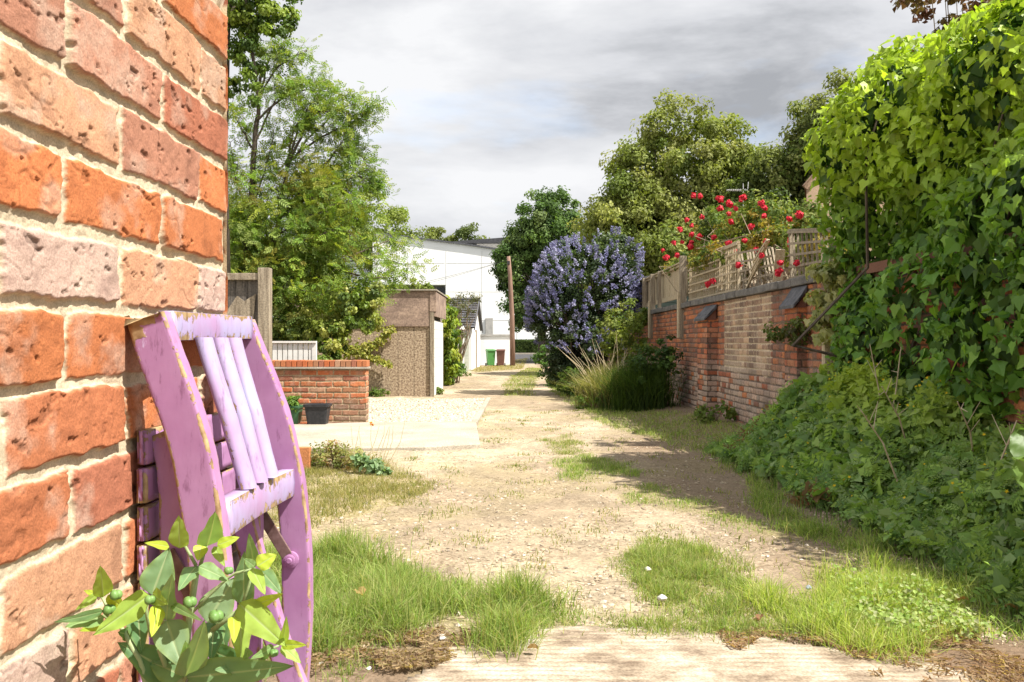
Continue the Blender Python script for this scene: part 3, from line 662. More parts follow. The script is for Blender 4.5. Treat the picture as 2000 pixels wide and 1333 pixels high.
LV = [((950, 345), (940, 105), 135, G3), ((1150, 330), (1212, 85), 165, G2), ((870, 335), (690, 305), 60, Y1), ((1225, 325), (1392, 262), 75, Y1), ((1110, 320), (1080, 440), 95, Y1), ((1200, 335), (1282, 482), 66, G3),
      ((385, 705), (362, 478), 125, G3), ((420, 690), (545, 800), 85, Y1), ((335, 690), (178, 805), 62, G3), ((385, 810), (20, 895), 75, G1), ((385, 850), (105, 925), 120, G2), ((375, 905), (215, 955), 70, Y1), ((330, 690), (240, 655), 40, Y1),
      ((720, 690), (312, 990), 185, G3), ((745, 690), (870, 345), 215, G1), ((640, 800), (665, 1120), 150, D1), ((790, 770), (742, 1000), 105, Y1), ((750, 680), (850, 760), 110, G3), ((1070, 480), (938, 655), 115, G1), ((1090, 482), (1315, 585), 115, G2),
      ((850, 875), (890, 535), 140, P1), ((850, 880), (972, 1235), 225, P1), ((990, 1290), (1135, 890), 200, P1), ((1150, 890), (1355, 560), 225, P1), ((1420, 770), (1425, 368), 150, G1), ((1385, 755), (1735, 1070), 205, G3),
      ((1395, 870), (1400, 1205), 145, G3), ((1345, 850), (1350, 1045), 85, Y1), ((1500, 770), (1708, 682), 75, Y1), ((1495, 490), (1460, 235), 85, G2), ((1520, 480), (1665, 388), 115, Y1), ((1540, 505), (1700, 680), 110, G1), ((1480, 495), (1580, 690), 95, G3),
      ((1500, 480), (1420, 420), 60, G2), ((1700, 1060), (1885, 1060), 66, Y1), ((1700, 1070), (1845, 1195), 90, G3), ((1705, 1055), (1738, 855), 66, G3), ((1000, 1300), (1790, 1215), 215, G1), ((960, 1310), (490, 1040), 235, D1), ((1620, 1080), (1470, 1165), 60, G2),
      ((1640, 1065), (1520, 1200), 70, G1), ((980, 1290), (720, 1180), 190, G1), ((1210, 890), (1300, 1100), 140, D1), ((1200, 880), (1180, 1180), 150, D1), ((700, 800), (560, 1060), 130, D1), ((560, 985), (500, 965), 90, D1), ((1500, 1240), (1200, 1240), 120, G1), ((880, 760), (1110, 880), 60, G2),
      ((1180, 1100), (1560, 1260), 150, D1), ((700, 1180), (860, 1330), 150, D1), ((1010, 1180), (990, 1040), 90, G1), ((960, 1400), (1400, 1420), 200, D1), ((940, 1400), (620, 1440), 200, D1), ((1450, 1160), (1440, 1080), 70, G2)]
rl = random.Random(12); parts_l = []; parts_b = []
for (b0, t0, wd_, cc) in LV:
    far_ = min(.90, .437 / ((1000 - zc(*t0)[0]) / FPX + .0172) - .05); fb = min(.90, .437 / ((1000 - zc(*b0)[0]) / FPX + .0172) - .05)
    back = cc is D1
    dB = min(fb, (.885 if back else .84) + rl.uniform(-.02, .02)); dT = min(far_, dB + rl.uniform(-.06, .02))
    (parts_b if cc in (Y1, G3) else parts_l).append(spurge_leaf(b0, t0, wd_, dB, dT, cc))
g = join_geo(parts_l); mk('foliage', g[0], g[1], M_sp, spurge, g[2], smooth=True)
g = join_geo(parts_b); mk('upper_foliage', g[0], g[1], M_sp, spurge, g[2], smooth=True)
M_stem = noisy('spurge_stem', (.20, .27, .11), (.32, .38, .2), 20, .5); M_pod = noisy('spurge_pod', (.10, .20, .05), (.16, .27, .08), 30, .45)
mb = MB(); dd = .85
for pts, r0, r1 in (([(940, 1500), (950, 1333), (985, 1150), (1010, 950), (1045, 700), (1078, 480)], .0042, .003), ([(1070, 475), (985, 325)], .0018, .0014), ([(1100, 475), (1148, 312)], .0019, .0015), ([(1030, 830), (1150, 710), (1285, 580), (1360, 530), (1480, 500)], .0016, .0012),
                    ([(1190, 950), (1310, 862), (1390, 790)], .0026, .0016), ([(930, 1420), (1060, 1160), (1200, 940)], .0026, .002), ([(760, 1500), (700, 1333), (650, 1170), (510, 920), (380, 840)], .004, .0014), ([(740, 1000), (700, 800), (715, 700)], .002, .0015),
                    ([(900, 1400), (940, 1280), (960, 1200)], .005, .003), ([(1540, 1180), (1600, 1100), (1680, 1065)], .0016, .0012), ([(1000, 1350), (1350, 1230), (1540, 1170)], .0022, .0014), ([(420, 850), (400, 760), (370, 700)], .0014, .0012), ([(840, 880), (800, 1100), (900, 1350)], .002, .003), ([(1400, 780), (1450, 650), (1500, 490)], .0016, .0012)):
    P = []
    for (a, b_) in pts:
        wz_ = .437 / ((1000 - zc(a, b_)[0]) / FPX + .0172) - .04; P.append(Wp(*zc(a, b_), min(dd, wz_)))
    mb.tube(P, np.linspace(r0, r1, len(P)), 7)
p0 = Wp(*zc(940, 1500), dd); mb.tube([(p0[0] - .01, dd, -.02), (p0[0] - .01, dd, .3), p0], [.006, .005, .0042], 7)
p0 = Wp(*zc(760, 1500), dd); mb.tube([(p0[0] + .03, dd, -.02), (p0[0], dd, .3), p0], [.006, .005, .004], 7)
mb.build('stem', M_stem, spurge, smooth=True)
for (a, b_), r_ in (((1020, 745), 50), ((475, 690), 45), ((425, 800), 46), ((1308, 512), 34), ((1212, 850), 55), ((725, 728), 40), ((1640, 1120), 34)):
    wz_ = .437 / ((1000 - zc(a, b_)[0]) / FPX + .0172) - .045; c0 = np.array(Wp(*zc(a, b_), min(.825, wz_))); rr = r_ / 3.777 / FPX * .83
    mb = MB()
    for k3 in range(3):
        an = k3 * 2.094 + .4; mb.blob(c0 + rr * .38 * np.array((math.cos(an), math.sin(an), 0)), rr * .72, 10, 8, (1, 1, 1.1))
    mb.build('seed_pod', M_pod, spurge, smooth=True)
# ------------------------------------------------------------------ old brick wall along the right of the lane
reds = np.array([(.38, .12, .06), (.45, .15, .065), (.31, .11, .065), (.41, .18, .10), (.20, .10, .07), (.49, .18, .075), (.34, .14, .075)])
buffs = np.array([(.42, .29, .20), (.34, .22, .15), (.46, .31, .20), (.27, .17, .12)])
def lane_cols(k, row, U, V):
    c = reds[(hsh(k, row, 61) * 6.99).astype(int)]; bcol = buffs[(hsh(k, row, 62) * 3.99).astype(int)]
    patch = ((U > 1.75) & (U < 3.95) & (V > .62)).astype(float)[..., None]
    c = c * (1 - patch) + bcol * patch
    low = sst(.9, .45, V + .5 * (fbm(U * 1.1, V * 2, 64, 3) - .5) - .15 * sst(6, 10, U)) * (hsh(k, row, 63) > .22)
    pl = np.array((.44, .37, .30)); c = c * (1 - .72 * low[..., None]) + pl * .72 * low[..., None]
    st = sst(.5, .68, fbm(U * 1.6, V * 1.2 + 5, 65, 4))[..., None] * .5
    return c * (1 - st) + np.array((.12, .095, .08)) * st
def lane_mort(U, V):
    patch = sst(1.7, 1.78, U) * sst(4.0, 3.92, U) * sst(.6, .68, V + .1 * (vnoise(U * 5, V * 5, 3) - .5))
    p = patch[..., None]; return np.array((.16, .125, .10)) * (1 - p) + np.array((.56, .46, .33)) * p
WXR = 2.9
lane_wall = empty('brick_wall', (WXR, 15, 0), 0, 'long old red brick wall with grey coping and paler patch along the lane', 'wall')
ds = np.geomspace(.0095, .03, 900); ul = np.concatenate([[0], np.cumsum(ds)]); ul = ul[ul < 20.5]; vl = np.arange(-.5, 1.575, .0105)
U, Vv, h, c = brick_sheet(ul, vl, .076, .1, None, .14, 201, .006, .012, .003, lane_cols, .006, mort=lane_mort, pit=.8, closers=.3)
bulge = .03 * (fbm(U * .5, Vv * .8, 71, 3) - .5)
mk('brick_face', np.stack([WXR - h + bulge, 8.25 + U, Vv], -1), [grid_faces(len(vl), len(ul))], M_wallb, lane_wall, c.reshape(-1, 3), smooth=True)
mb = MB(); mb.box(WXR + .04, WXR + .24, 8.26, 28.7, -.5, 1.57); mb.box(WXR + .0, WXR + .03, 8.235, 8.249, -.5, 1.57); mb.build('core', M_wallb, lane_wall, col=(.17, .085, .06))
rw = random.Random(5)
mb = MB(); y = 8.2
while y < 28.6:
    l = rw.uniform(.42, .5); zz = 1.575 + rw.uniform(-.004, .004); mb.box(WXR - .045 + rw.uniform(-.008, .008), WXR + .27, y, y + l - .006, zz, zz + .085); y += l
mb.build('coping', noisy('grey_coping', (.10, .095, .09), (.20, .185, .17), 6, .85, .4, .004, fine=50), lane_wall, bevel=.01)
def pier(y0, y1, zt, prot, seed):
    a = np.arange(0, y1 - y0 + .001, .012); v = np.arange(-.5, zt, .0105)
    root_v = []
    U, Vv, h, c = brick_sheet(a, v, .076, .1, None, .1, seed, .006, .010, .003, lambda k, r_, U, V: lane_cols(k, r_, U + 7, V), .005, mort=(.11, .085, .065), pit=.8)
    A = np.stack([WXR - prot - h, y0 + U, Vv], -1).reshape(-1, 3); fa = grid_faces(len(v), len(a))
    b_ = np.arange(0, prot + .05, .012)
    U2, V2, h2, c2 = brick_sheet(b_, v, .076, .05, None, .1, seed + 3, .006, .010, .003, lambda k, r_, U, V: lane_cols(k, r_, U + 9, V), .005, mort=(.11, .085, .065), pit=.8)
    B = np.stack([WXR - prot + U2, y0 - h2, V2], -1).reshape(-1, 3); fb = grid_faces(len(v), len(b_), True)
    B2 = np.stack([WXR - prot + U2, y1 + h2, V2], -1).reshape(-1, 3)
    V = np.concatenate([A, B, B2]); Fq = np.concatenate([fa, fb + len(A), grid_faces(len(v), len(b_)) + len(A) + len(B)])
    p = mk('pier', V, [Fq], M_wallb, lane_wall, np.concatenate([c.reshape(-1, 3), c2.reshape(-1, 3), c2.reshape(-1, 3)]), smooth=True)
    m2 = MB(); x0 = WXR - prot - .05; x1 = WXR - .012
    for k_, (xa, xb, za, zb) in enumerate(((x0, x1, zt + .0, zt + .14), (x0 + .05, x1, zt + .055, zt + .165))):
        m2.add([(xa, y0 - .04, za - .03), (xa, y1 + .04, za - .03), (xb, y1 + .04, zb), (xb, y0 - .04, zb), (xa, y0 - .04, za + .005), (xa, y1 + .04, za + .005), (xb, y1 + .04, zb + .035), (xb, y0 - .04, zb + .035)],
               [(0, 1, 2, 3), (7, 6, 5, 4), (0, 4, 5, 1), (1, 5, 6, 2), (2, 6, 7, 3), (3, 7, 4, 0)])
    cp = mk('slate_cap', np.concatenate(m2.v), [np.array(m2.q)], M_slate, lane_wall, bevel=.004); cp.parent = p
    cp.location = (0, 0, 0)
    m2 = MB(); m2.add([(x0 + .04, y0 - .01, zt - .02), (x0 + .04, y1 + .01, zt - .02), (x1, y1 + .01, zt - .02), (x1, y0 - .01, zt - .02), (x0 + .05, y0 - .01, zt + .0), (x0 + .05, y1 + .01, zt + .0), (x1, y1 + .01, zt + .135), (x1, y0 - .01, zt + .135)], [(0, 3, 2, 1), (4, 5, 6, 7), (0, 1, 5, 4), (1, 2, 6, 5), (2, 3, 7, 6), (3, 0, 4, 7)])
    cw = mk('cap_brickwork', np.concatenate(m2.v), [np.array(m2.q)], M_wallb, lane_wall, (.15, .07, .05)); cw.parent = p
    return p
pier(12.6, 13.25, 1.34, .14, 301); pier(8.75, 9.15, 1.37, .10, 311)

nearw = empty('brick_wall', (WXR, 5, 0), 0, 'shadowed red brick wall showing under the big ivy at the right edge', 'wall')
u3 = np.arange(0, 5.6, .012); U, Vv, h, c = brick_sheet(u3, vl, .076, .1, None, .05, 231, .006, .012, .003, lambda k, r_, U, V: reds[(hsh(k, r_, 61) * 6.99).astype(int)], .006, mort=(.12, .09, .07))
mk('brick_face', np.stack([WXR + .05 - h, 2.0 + U, Vv], -1), [grid_faces(len(vl), len(u3))], M_wallb, nearw, c.reshape(-1, 3), smooth=True)
mb = MB(); mb.box(WXR + .09, WXR + .29, 2.0, 7.6, -.5, 1.57); mb.box(WXR, WXR + .33, 2.0, 7.62, 1.571, 1.65); mb.build('core', M_wallb, nearw, col=(.2, .1, .07))

# side gate in the gap of the walls
gate = empty('timber_gate', (2.9, 7.9, 0), 0, 'dark boarded side gate beside a pale post between the brick walls', 'gate')
mb = MB()
for i in range(5): mb.box(2.93, 2.955, 7.66 + i * .1, 7.755 + i * .1, -.05, 1.5)
mb.build('board_panel', M_woodd, gate, bevel=.003)
mb = MB(); mb.box(2.80, 2.88, 7.98, 8.06, -.2, 1.35); mb.build('post', M_woodp, gate, bevel=.006)
mb = MB(); mb.box(2.845, 2.9, 8.10, 8.15, .7, 1.45); mb.build('batten', M_wood, gate, bevel=.004)

# ------------------------------------------------------------------ fences and trellis on the wall
fence = empty('timber_fence', (2.98, 18.6, 1.66), 0, 'pale boarded fence panels with posts standing on the old brick wall', 'fence')
y = 15.25; rf = random.Random(8); mb = MB()
while y < 22.3:
    mb.box(3.0 + rf.uniform(-.004, .004), 3.016, y, y + .094, 1.80, 2.36 + rf.uniform(-.006, .006)); y += .1
mb.build('boards', M_woodp, fence)
mb = MB(); mb.box(2.955, 2.999, 15.25, 22.3, 1.775, 1.85); mb.build('rail', M_woodp, fence, bevel=.004)
mb = MB(); mb.box(2.955, 2.999, 15.25, 22.3, 2.33, 2.375); mb.build('rail', M_woodp, fence, bevel=.004)
mb = MB(); mb.box(2.93, 3.03, 15.2, 22.35, 2.376, 2.405); mb.build('rail', M_woodp, fence, bevel=.004)
for (yy, zb, wdt) in ((15.05, 1.05, .11), (17.6, 1.62, .07), (18.35, 1.06, .10), (19.6, 1.30, .08), (20.9, 1.55, .08), (22.25, .95, .10)):
    mb = MB(); mb.box(2.955 - wdt, 2.952, yy, yy + wdt, zb, 2.46 if yy < 16 else 2.40)
    mb.build('post', M_wood, fence, bevel=.006)
    if yy in (15.05, 18.35, 22.25):
        mb = MB(); mb.box(2.955 - wdt - .035, 2.953 - wdt, yy + .01, yy + wdt + .03, zb + .02, 1.85); mb.build('batten', M_woodp, fence, bevel=.004)
def trellis(name, p0, p1, h0, h1, sp, label, mat, tilt=0.0, skip=(), lean=0.0, frame=True, rs=1):
    """square lattice between ground points p0 and p1 at heights z0..z0+h"""
    (x0, y0, z0), (x1, y1, z1) = p0, p1; o = empty(name, ((x0 + x1) / 2, (y0 + y1) / 2, min(z0, z1)), 0, label, 'trellis')
    r_ = random.Random(rs); Lt = math.dist((x0, y0), (x1, y1)); n = int(Lt / sp)
    P = lambda t_, k: (x0 + (x1 - x0) * t_ + lean * k, y0 + (y1 - y0) * t_ + tilt * k, z0 + (z1 - z0) * t_ + (h0 + (h1 - h0) * t_) * k)
    mb = MB()
    for i in range(n + 1):
        if i in skip: continue
        t_ = i / n; mb.bar(P(t_, 0), P(t_, 1), .012, .022, (1, 0, 0))
    mb.build('upright_slats', mat, o)
    mb = MB(); rows = int(round(h0 / sp))
    for k in range(rows + 1):
        a = k / rows; q0 = np.array(P(0, a)) - (.018, 0, 0); q1 = np.array(P(1, a)) - (.018, 0, 0); mb.bar(q0, q1, .014, .024)
    mb.build('cross_slats', mat, o)
    if frame:
        mb = MB(); mb.bar(np.array(P(0, 1.02)) + (.01, 0, .01), np.array(P(1, 1.02)) + (.01, 0, .01), .04, .03)
        for t_ in (0, 1): mb.bar(np.array(P(t_, -.02)) + (.012, 0, 0), np.array(P(t_, 1.0)) + (.012, 0, 0), .035, .035, (1, 0, 0))
        mb.build('frame', mat, o)
    return o
trellis('trellis', (2.98, 14.95, 1.70), (2.98, 11.75, 1.70), .62, .60, .125, 'straight pale square trellis next to the boarded fence under the roses', M_woodp)
trellis('trellis', (3.0, 11.5, 1.68), (3.0, 10.0, 1.68), .5, .42, .13, 'broken dark trellis with leaning slats in the middle of the wall', M_wood, tilt=.28, skip=(2, 7), frame=False)
t3 = trellis('trellis', (2.96, 11.2, 1.68), (2.94, 10.55, 1.95), .30, .22, .10, 'small snapped trellis piece tilted over the coping', M_woodp, tilt=-.45, lean=-.03, frame=False)
trellis('trellis', (2.96, 9.45, 1.68), (2.96, 8.2, 1.68), .50, .36, .13, 'sloping brown square trellis between the roses and the big ivy', M_wood, tilt=.06)
mb = MB(); mb.bar((2.93, 9.85, 1.66), (2.93, 9.72, 2.02), .02, .10, (1, 0, 0)); b_ = mb.build('loose_board', M_woodp, None, bevel=.003); tag(b_, 'pale short board standing upright among the broken trellis', 'board')

# green shed beyond the fence
shed = empty('garden_shed', (3.6, 23.2, 0), 0, 'dark green boarded shed rising behind the far end of the brick wall', 'shed')
M_shed = noisy('dark_green_boards', (.018, .032, .026), (.035, .055, .045), 9, .6, .3, .003, (1, 1, 5))
mb = MB()
for i in range(24): mb.box(2.90 - .004 * (i % 2), 4.7, 22.55 - .004 * (i % 2), 24.6, .1 + i * .1, .195 + i * .1)
mb.build('wall', M_shed, shed)
mb = MB(); mb.add([(2.75, 22.4, 2.5), (4.9, 22.4, 2.85), (4.9, 24.8, 2.85), (2.75, 24.8, 2.5), (2.75, 22.4, 2.55), (4.9, 22.4, 2.9), (4.9, 24.8, 2.9), (2.75, 24.8, 2.55)], [(0, 3, 2, 1), (4, 5, 6, 7), (0, 1, 5, 4), (1, 2, 6, 5), (2, 3, 7, 6), (3, 0, 4, 7)])
mb.build('roof', M_slate, shed)

# ------------------------------------------------------------------ houses behind the wall
M_render = noisy('beige_render', (.36, .25, .17), (.43, .31, .21), 3, .9, .2, .003, fine=70)
M_tile = noisy('clay_tiles', (.20, .13, .085), (.34, .23, .15), 5, .85, .3, .01, fine=30)
hs = empty('house', (8, 21, 0), 0, 'beige rendered house gable showing between the lime trees and the big ivy', 'house')
mb = MB(); V = [(5.95, 18, -.3), (10, 18, -.3), (10, 18, 4.9), (6.6, 18, 4.9), (5.95, 18, 4.15)]; V2 = [(x + 2.5, 25, z) for x, y_, z in V]
mb.add(V + V2, [(0, 1, 2, 3, 4), (9, 8, 7, 6, 5), (0, 4, 9, 5), (1, 0, 5, 6), (2, 1, 6, 7)]); mb.build('wall', M_render, hs)
mb = MB(); mb.bar((5.88, 17.9, 4.1), (6.62, 17.9, 4.96), .06, .12); mb.add([(5.85, 17.85, 4.13), (8.35, 25, 4.13), (9.1, 25, 4.98), (6.6, 17.85, 4.98)], [(0, 1, 2, 3)])
mb.add([(6.6, 17.85, 4.98), (9.1, 25, 4.98), (13, 25, 4.98), (10.1, 17.85, 4.98)], [(0, 1, 2, 3)]); mb.build('roof', M_tile, hs)
out_h = empty('outhouse', (6.4, 22.8, 0), 0, 'small outbuilding with a brown tiled roof seen through the red roses', 'outbuilding')
mb = MB(); mb.box(5.8, 7.1, 21.7, 24, -.3, 3.5); mb.build('wall', M_render, out_h)
mb = MB()
for i in range(7):
    a = i / 7; b2 = (i + 1) / 7; y0 = 21.5 + 1.35 * a; y1 = 21.5 + 1.35 * b2 + .03; z0 = 3.42 + .62 * a; z1 = 3.42 + .62 * b2
    k = 9
    for j in range(k):
        xa = 5.7 + 1.5 * j / k; xb = xa + 1.5 / k - .008; mb.add([(xa, y0, z0 + .02), (xb, y0, z0 + .02), (xb, y1, z1), (xa, y1, z1), (xa, y0, z0 - .005), (xb, y0, z0 - .005)], [(0, 1, 2, 3), (4, 5, 1, 0)])
mb.tube([(5.66, 22.87, 4.04), (7.24, 22.87, 4.04)], .07, 8); mb.add([(5.7, 22.9, 4.03), (7.2, 22.9, 4.03), (7.2, 24.2, 3.42), (5.7, 24.2, 3.42)], [(0, 1, 2, 3)])
mb.build('roof', M_tile, out_h)
mb = MB(); ax_, ay_, az_ = 6.28, 24.2, 3.4
M_alu = noisy('aerial_metal', (.45, .45, .45), (.6, .6, .6), 20, .4)
ae = empty('aerial', (ax_, ay_, az_), 0, 'thin television aerial on a mast behind the red roses', 'aerial')
mb.tube([(ax_, ay_, az_), (ax_, ay_, 5.3)], .009, 6); mb.build('mast', M_alu, ae)
mb = MB(); mb.tube([(ax_ - .45, ay_, 5.12), (ax_ + .12, ay_, 5.12)], .010, 5)
for i in range(8): mb.tube([(ax_ - .42 + i * .06, ay_ - .18 * (1 + i * .03), 5.12), (ax_ - .42 + i * .06, ay_ + .18 * (1 + i * .03), 5.12)], .006, 4)
for s in (-1, 1): mb.tube([(ax_ + .1, ay_ - .1, 5.12 + s * .02), (ax_ + .14, ay_, 5.12 + s * .22)], .006, 4)
mb.build('dipole_array', M_alu, ae)

# ------------------------------------------------------------------ left side: fence, low wall, pots
lf = empty('timber_fence', (-2.9, 8.5, 0), 0, 'grey boarded fence panel with square post just past the orange house wall', 'fence')
mb = MB(); x = -9.0
while x < -2.43: mb.box(x, x + .115, 8.50 + .006 * rf.random(), 8.525, -.15, 1.63); x += .12
mb.build('boards', M_woodd, lf)
mb = MB(); mb.box(-9.0, -2.412, 8.455, 8.499, 1.60, 1.665); mb.build('rail', M_wood, lf, bevel=.004)
mb = MB(); mb.box(-9.0, -2.412, 8.455, 8.499, .1, .18); mb.build('rail', M_wood, lf, bevel=.004)
mb = MB(); mb.box(-2.41, -2.30, 8.44, 8.55, -.2, 1.715); mb.build('post', M_wood, lf, bevel=.006)
mb = MB(); P = [(-2.72, 1.30), (-2.62, 1.45), (-2.55, 1.40), (-2.44, 1.47), (-2.47, 1.15), (-2.7, 1.05), (-2.75, 1.2)]
mb.add([(x, 8.492, z) for x, z in P] + [(x, 8.482, z) for x, z in P], [tuple(range(7, 14)), tuple(range(6, -1, -1))] + [(i, (i + 1) % 7, (i + 1) % 7 + 7, i + 7) for i in range(7)]); mb.build('torn_felt', M_wood, lf)

lw = empty('brick_wall', (-3.4, 12.3, 0), 0, 'low orange brick wall with brick on edge coping behind the black pot', 'wall')
lc = np.array([(.40, .13, .06), (.36, .17, .09), (.44, .16, .07), (.33, .13, .08), (.42, .24, .15), (.45, .13, .05)])
def lowcols(k, row, U, V):
    c = lc[(hsh(k, row, 81) * 5.99).astype(int)]; st = (sst(.35, .1, V + .2 * (fbm(U * 2, V * 3, 83, 3) - .5)) * sst(.45, .6, fbm(U * 1.5, V * 2, 84, 3)))[..., None] * .65
    return c * (1 - st) + np.array((.22, .17, .12)) * st
uL = np.arange(0, 3.6, .009); vL = np.arange(-.35, .635, .009)
U, Vv, h, c = brick_sheet(uL, vL, .078, .1, None, .35, 401, .006, .008, .002, lowcols, .005, mort=(.38, .30, .19), pit=.6)
mk('brick_face', np.stack([-2.0 - U, 12.2 - h, Vv], -1), [grid_faces(len(vL), len(uL), True)], M_wallb, lw, c.reshape(-1, 3), smooth=True)
uE = np.arange(0, .235, .009); U, Vv, h, c = brick_sheet(uE, vL, .078, .1, None, .35, 407, .006, .008, .002, lowcols, .005, mort=(.38, .30, .19), pit=.6)
mk('end_face', np.stack([-2.0 + h, 12.2 + U, Vv], -1), [grid_faces(len(vL), len(uE))], M_wallb, lw, c.reshape(-1, 3), smooth=True)
mb = MB(); mb.box(-5.6, -2.02, 12.225, 12.42, -.3, .63); mb.build('core', M_conc, lw)
mb = MB(); mb.box(-5.6, -1.975, 12.165, 12.455, .636, .664); mb.build('creasing', M_conc, lw, bevel=.004)
mb = MB(); x = -1.985; cc = []
while x > -5.6:
    mb.box(x - .066, x, 12.19, 12.425, .665 + rf.uniform(0, .002), .755 + rf.uniform(-.003, .003)); k_ = lc[rf.randrange(6)] * .95; cc += [k_] * 8; x -= .0745
mb.build('coping', M_wallb, lw, bevel=.005, col=np.array(cc))
def pot(name, cx, cy, w0, w1, d, h, label, cmat, zb):
    o = empty(name, (cx, cy, zb), 0, label, 'plant pot'); V = []; F = []
    for (s, z) in ((w0, 0), (w1, h * .86), (w1 * 1.1, h * .86), (w1 * 1.12, h), (w1 * .98, h), (w0 * .95, h * .3)):
        b0 = len(V); dd_ = s * d / w1
        for sx_, sy_ in ((-1, -1), (-.8, -1.04), (.8, -1.04), (1, -1), (1, 1), (-1, 1)): V.append((cx + sx_ * s / 2, cy + sy_ * dd_ / 2, zb + z))
    for i in range(5): F += [(i * 6 + j, i * 6 + (j + 1) % 6, (i + 1) * 6 + (j + 1) % 6, (i + 1) * 6 + j) for j in range(6)]
    m3 = MB(); m3.add(V, F + [tuple(range(5, -1, -1)), tuple(range(30, 36))]); m3.build('body', cmat, o, bevel=.005)
    return o
M_black = noisy('black_plastic', (.02, .021, .024), (.04, .04, .044), 30, .5, .1, .002); M_gpot = noisy('green_plastic', (.03, .09, .04), (.05, .13, .06), 20, .5)
zt = float(base_z(11.7)) + .046
pot('plant_pot', -2.555, 11.72, .24, .30, .22, .262, 'empty black square plastic pot on the apron by the low brick wall', M_black, zt)
gp = pot('plant_pot', -2.90, 11.75, .18, .24, .22, .24, 'green pot of leafy seedlings left of the black pot', M_gpot, zt)
rng = np.random.default_rng(3); g, _ = clump_crown(rng, [((-2.90, 11.72, zt + .28), (.13, .13, .10))], 30, .05, 22, .04, [(.10, .18, .03), (.15, .24, .04)], rmin=.2)
mk('seedlings', g[0], g[1], M_leaf, gp, g[2])
M_white = noisy('white_paint_boards', (.62, .60, .56), (.75, .73, .68), 6, .7, .1, .002)
wf = empty('white_fence', (-3.4, 12.95, 0), 0, 'low white slatted fence behind the low orange brick wall', 'fence')
mb = MB(); x = -4.9
while x < -2.9: mb.box(x, x + .062, 12.93, 12.955, 0, .99); x += .075
mb.build('slats', M_white, wf)
mb = MB(); mb.box(-4.9, -2.84, 12.90, 12.98, .992, 1.02); mb.box(-2.9, -2.84, 12.92, 12.98, -.2, .99); mb.build('frame', M_white, wf)
mb = MB(); mb.box(-4.9, -2.9, 12.956, 12.975, .1, .9); mb.build('backing', M_wood, wf)
zq = float(zg(-1.73, 7.45))
bb = empty('brick', (-1.735, 7.45, zq), 0, 'loose orange brick standing on end at the slab edge behind the lilac chair', 'brick')
mb = MB(); mb.box(-1.79, -1.685, 7.42, 7.485, zq - .02, zq + .20); mb.build('block', M_wallb, bb, bevel=.006, col=(.42, .17, .07))

# ------------------------------------------------------------------ garages on the left
M_pebble = noisy('pebbledash', (.20, .14, .095), (.46, .36, .25), 26, .95, .8, .01, detail=5, lo=.4, hi=.6)
M_asb = noisy('weathered_sheet', (.20, .14, .11), (.40, .29, .22), 2.2, .9, .25, .003, (1, 1, 1.8), detail=9, fine=35)
z0 = float(base_z(19.5)) - .15; ga = empty('garage', (-3.2, 21, 0), 0, 'brown pebbledashed concrete garage with weathered top board and white side door', 'garage')
mb = MB(); x = -1.80
while x > -5.2: mb.box(x - .345, x, 19.5, 19.56, z0, 1.34); x -= .352
mb.build('wall_panels', M_pebble, ga, bevel=.008)
mb = MB(); mb.box(-5.2, -1.79, 19.47, 19.52, 1.335, 2.115); mb.build('fascia_board', M_asb, ga, bevel=.006)
mb = MB(); mb.box(-1.795, -1.705, 19.455, 19.56, z0, 1.66); mb.build('corner_post', M_wood, ga, bevel=.006)
mb = MB(); mb.box(-1.70, -1.66, 19.46, 22.4, 1.56, 2.10); mb.box(-1.79, -1.655, 19.45, 19.515, 1.665, 2.11); mb.build('side_fascia', M_asb, ga)
mb = MB(); mb.box(-5.3, -1.64, 19.42, 23.4, 2.118, 2.15); mb.build('roof', M_conc, ga, bevel=.004)
mb = MB(); mb.box(-5.2, -1.80, 19.57, 23.3, z0, 2.1); mb.build('wall', M_conc, ga)
mb = MB()
for i in range(8): mb.box(-1.76 - .004 * (i % 2), -1.72, 19.62, 22.2, z0 + .15 + i * .21, z0 + .355 + i * .21)
mb.build('door', M_white, ga, bevel=.004)
z1 = float(base_z(38)) - .2
M_grey = noisy('grey_render', (.30, .29, .27), (.40, .385, .36), 3, .9, .2, .003); M_rdoor = noisy('sage_door', (.26, .28, .23), (.34, .35, .29), 4, .6)
gb = empty('garage', (-3.5, 38, 0), 0, 'grey flat roofed garage with ribbed sage door past the ivy', 'garage')
mb = MB(); mb.box(-5.5, -2.12, 31, 43.6, z1, 1.36); mb.build('wall', M_grey, gb)
mb = MB(); mb.box(-5.6, -2.06, 30.9, 43.7, 1.362, 1.43); mb.build('roof', M_slate, gb)
mb = MB()
for i in range(11): mb.box(-2.115, -2.095 + .006 * (i % 2), 38, 43.1, z1 + .15 + i * .155, z1 + .30 + i * .155)
mb.build('door', M_rdoor, gb)
mb = MB(); mb.box(-2.14, -2.03, 37.3, 37.8, z1, 1.5); mb.build('pier', M_white, gb)
mb = MB(); mb.add([(-2.25, 37.1, 1.5), (-1.95, 37.1, 1.5), (-1.95, 38, 1.5), (-2.25, 38, 1.5), (-2.1, 37.55, 1.72)], [(3, 2, 1, 0), (0, 1, 4), (1, 2, 4), (2, 3, 4), (3, 0, 4)]); mb.build('pier_cap', M_white, gb)
M_wr = noisy('white_render', (.74, .74, .73), (.82, .82, .81), .35, .85, .05, .003)
gc = empty('garage', (-4, 50, 0), 0, 'white gabled garage with grey slate roof and brown door frame', 'garage'); z2 = float(base_z(50)) - .2
mb = MB(); xg = -2.0
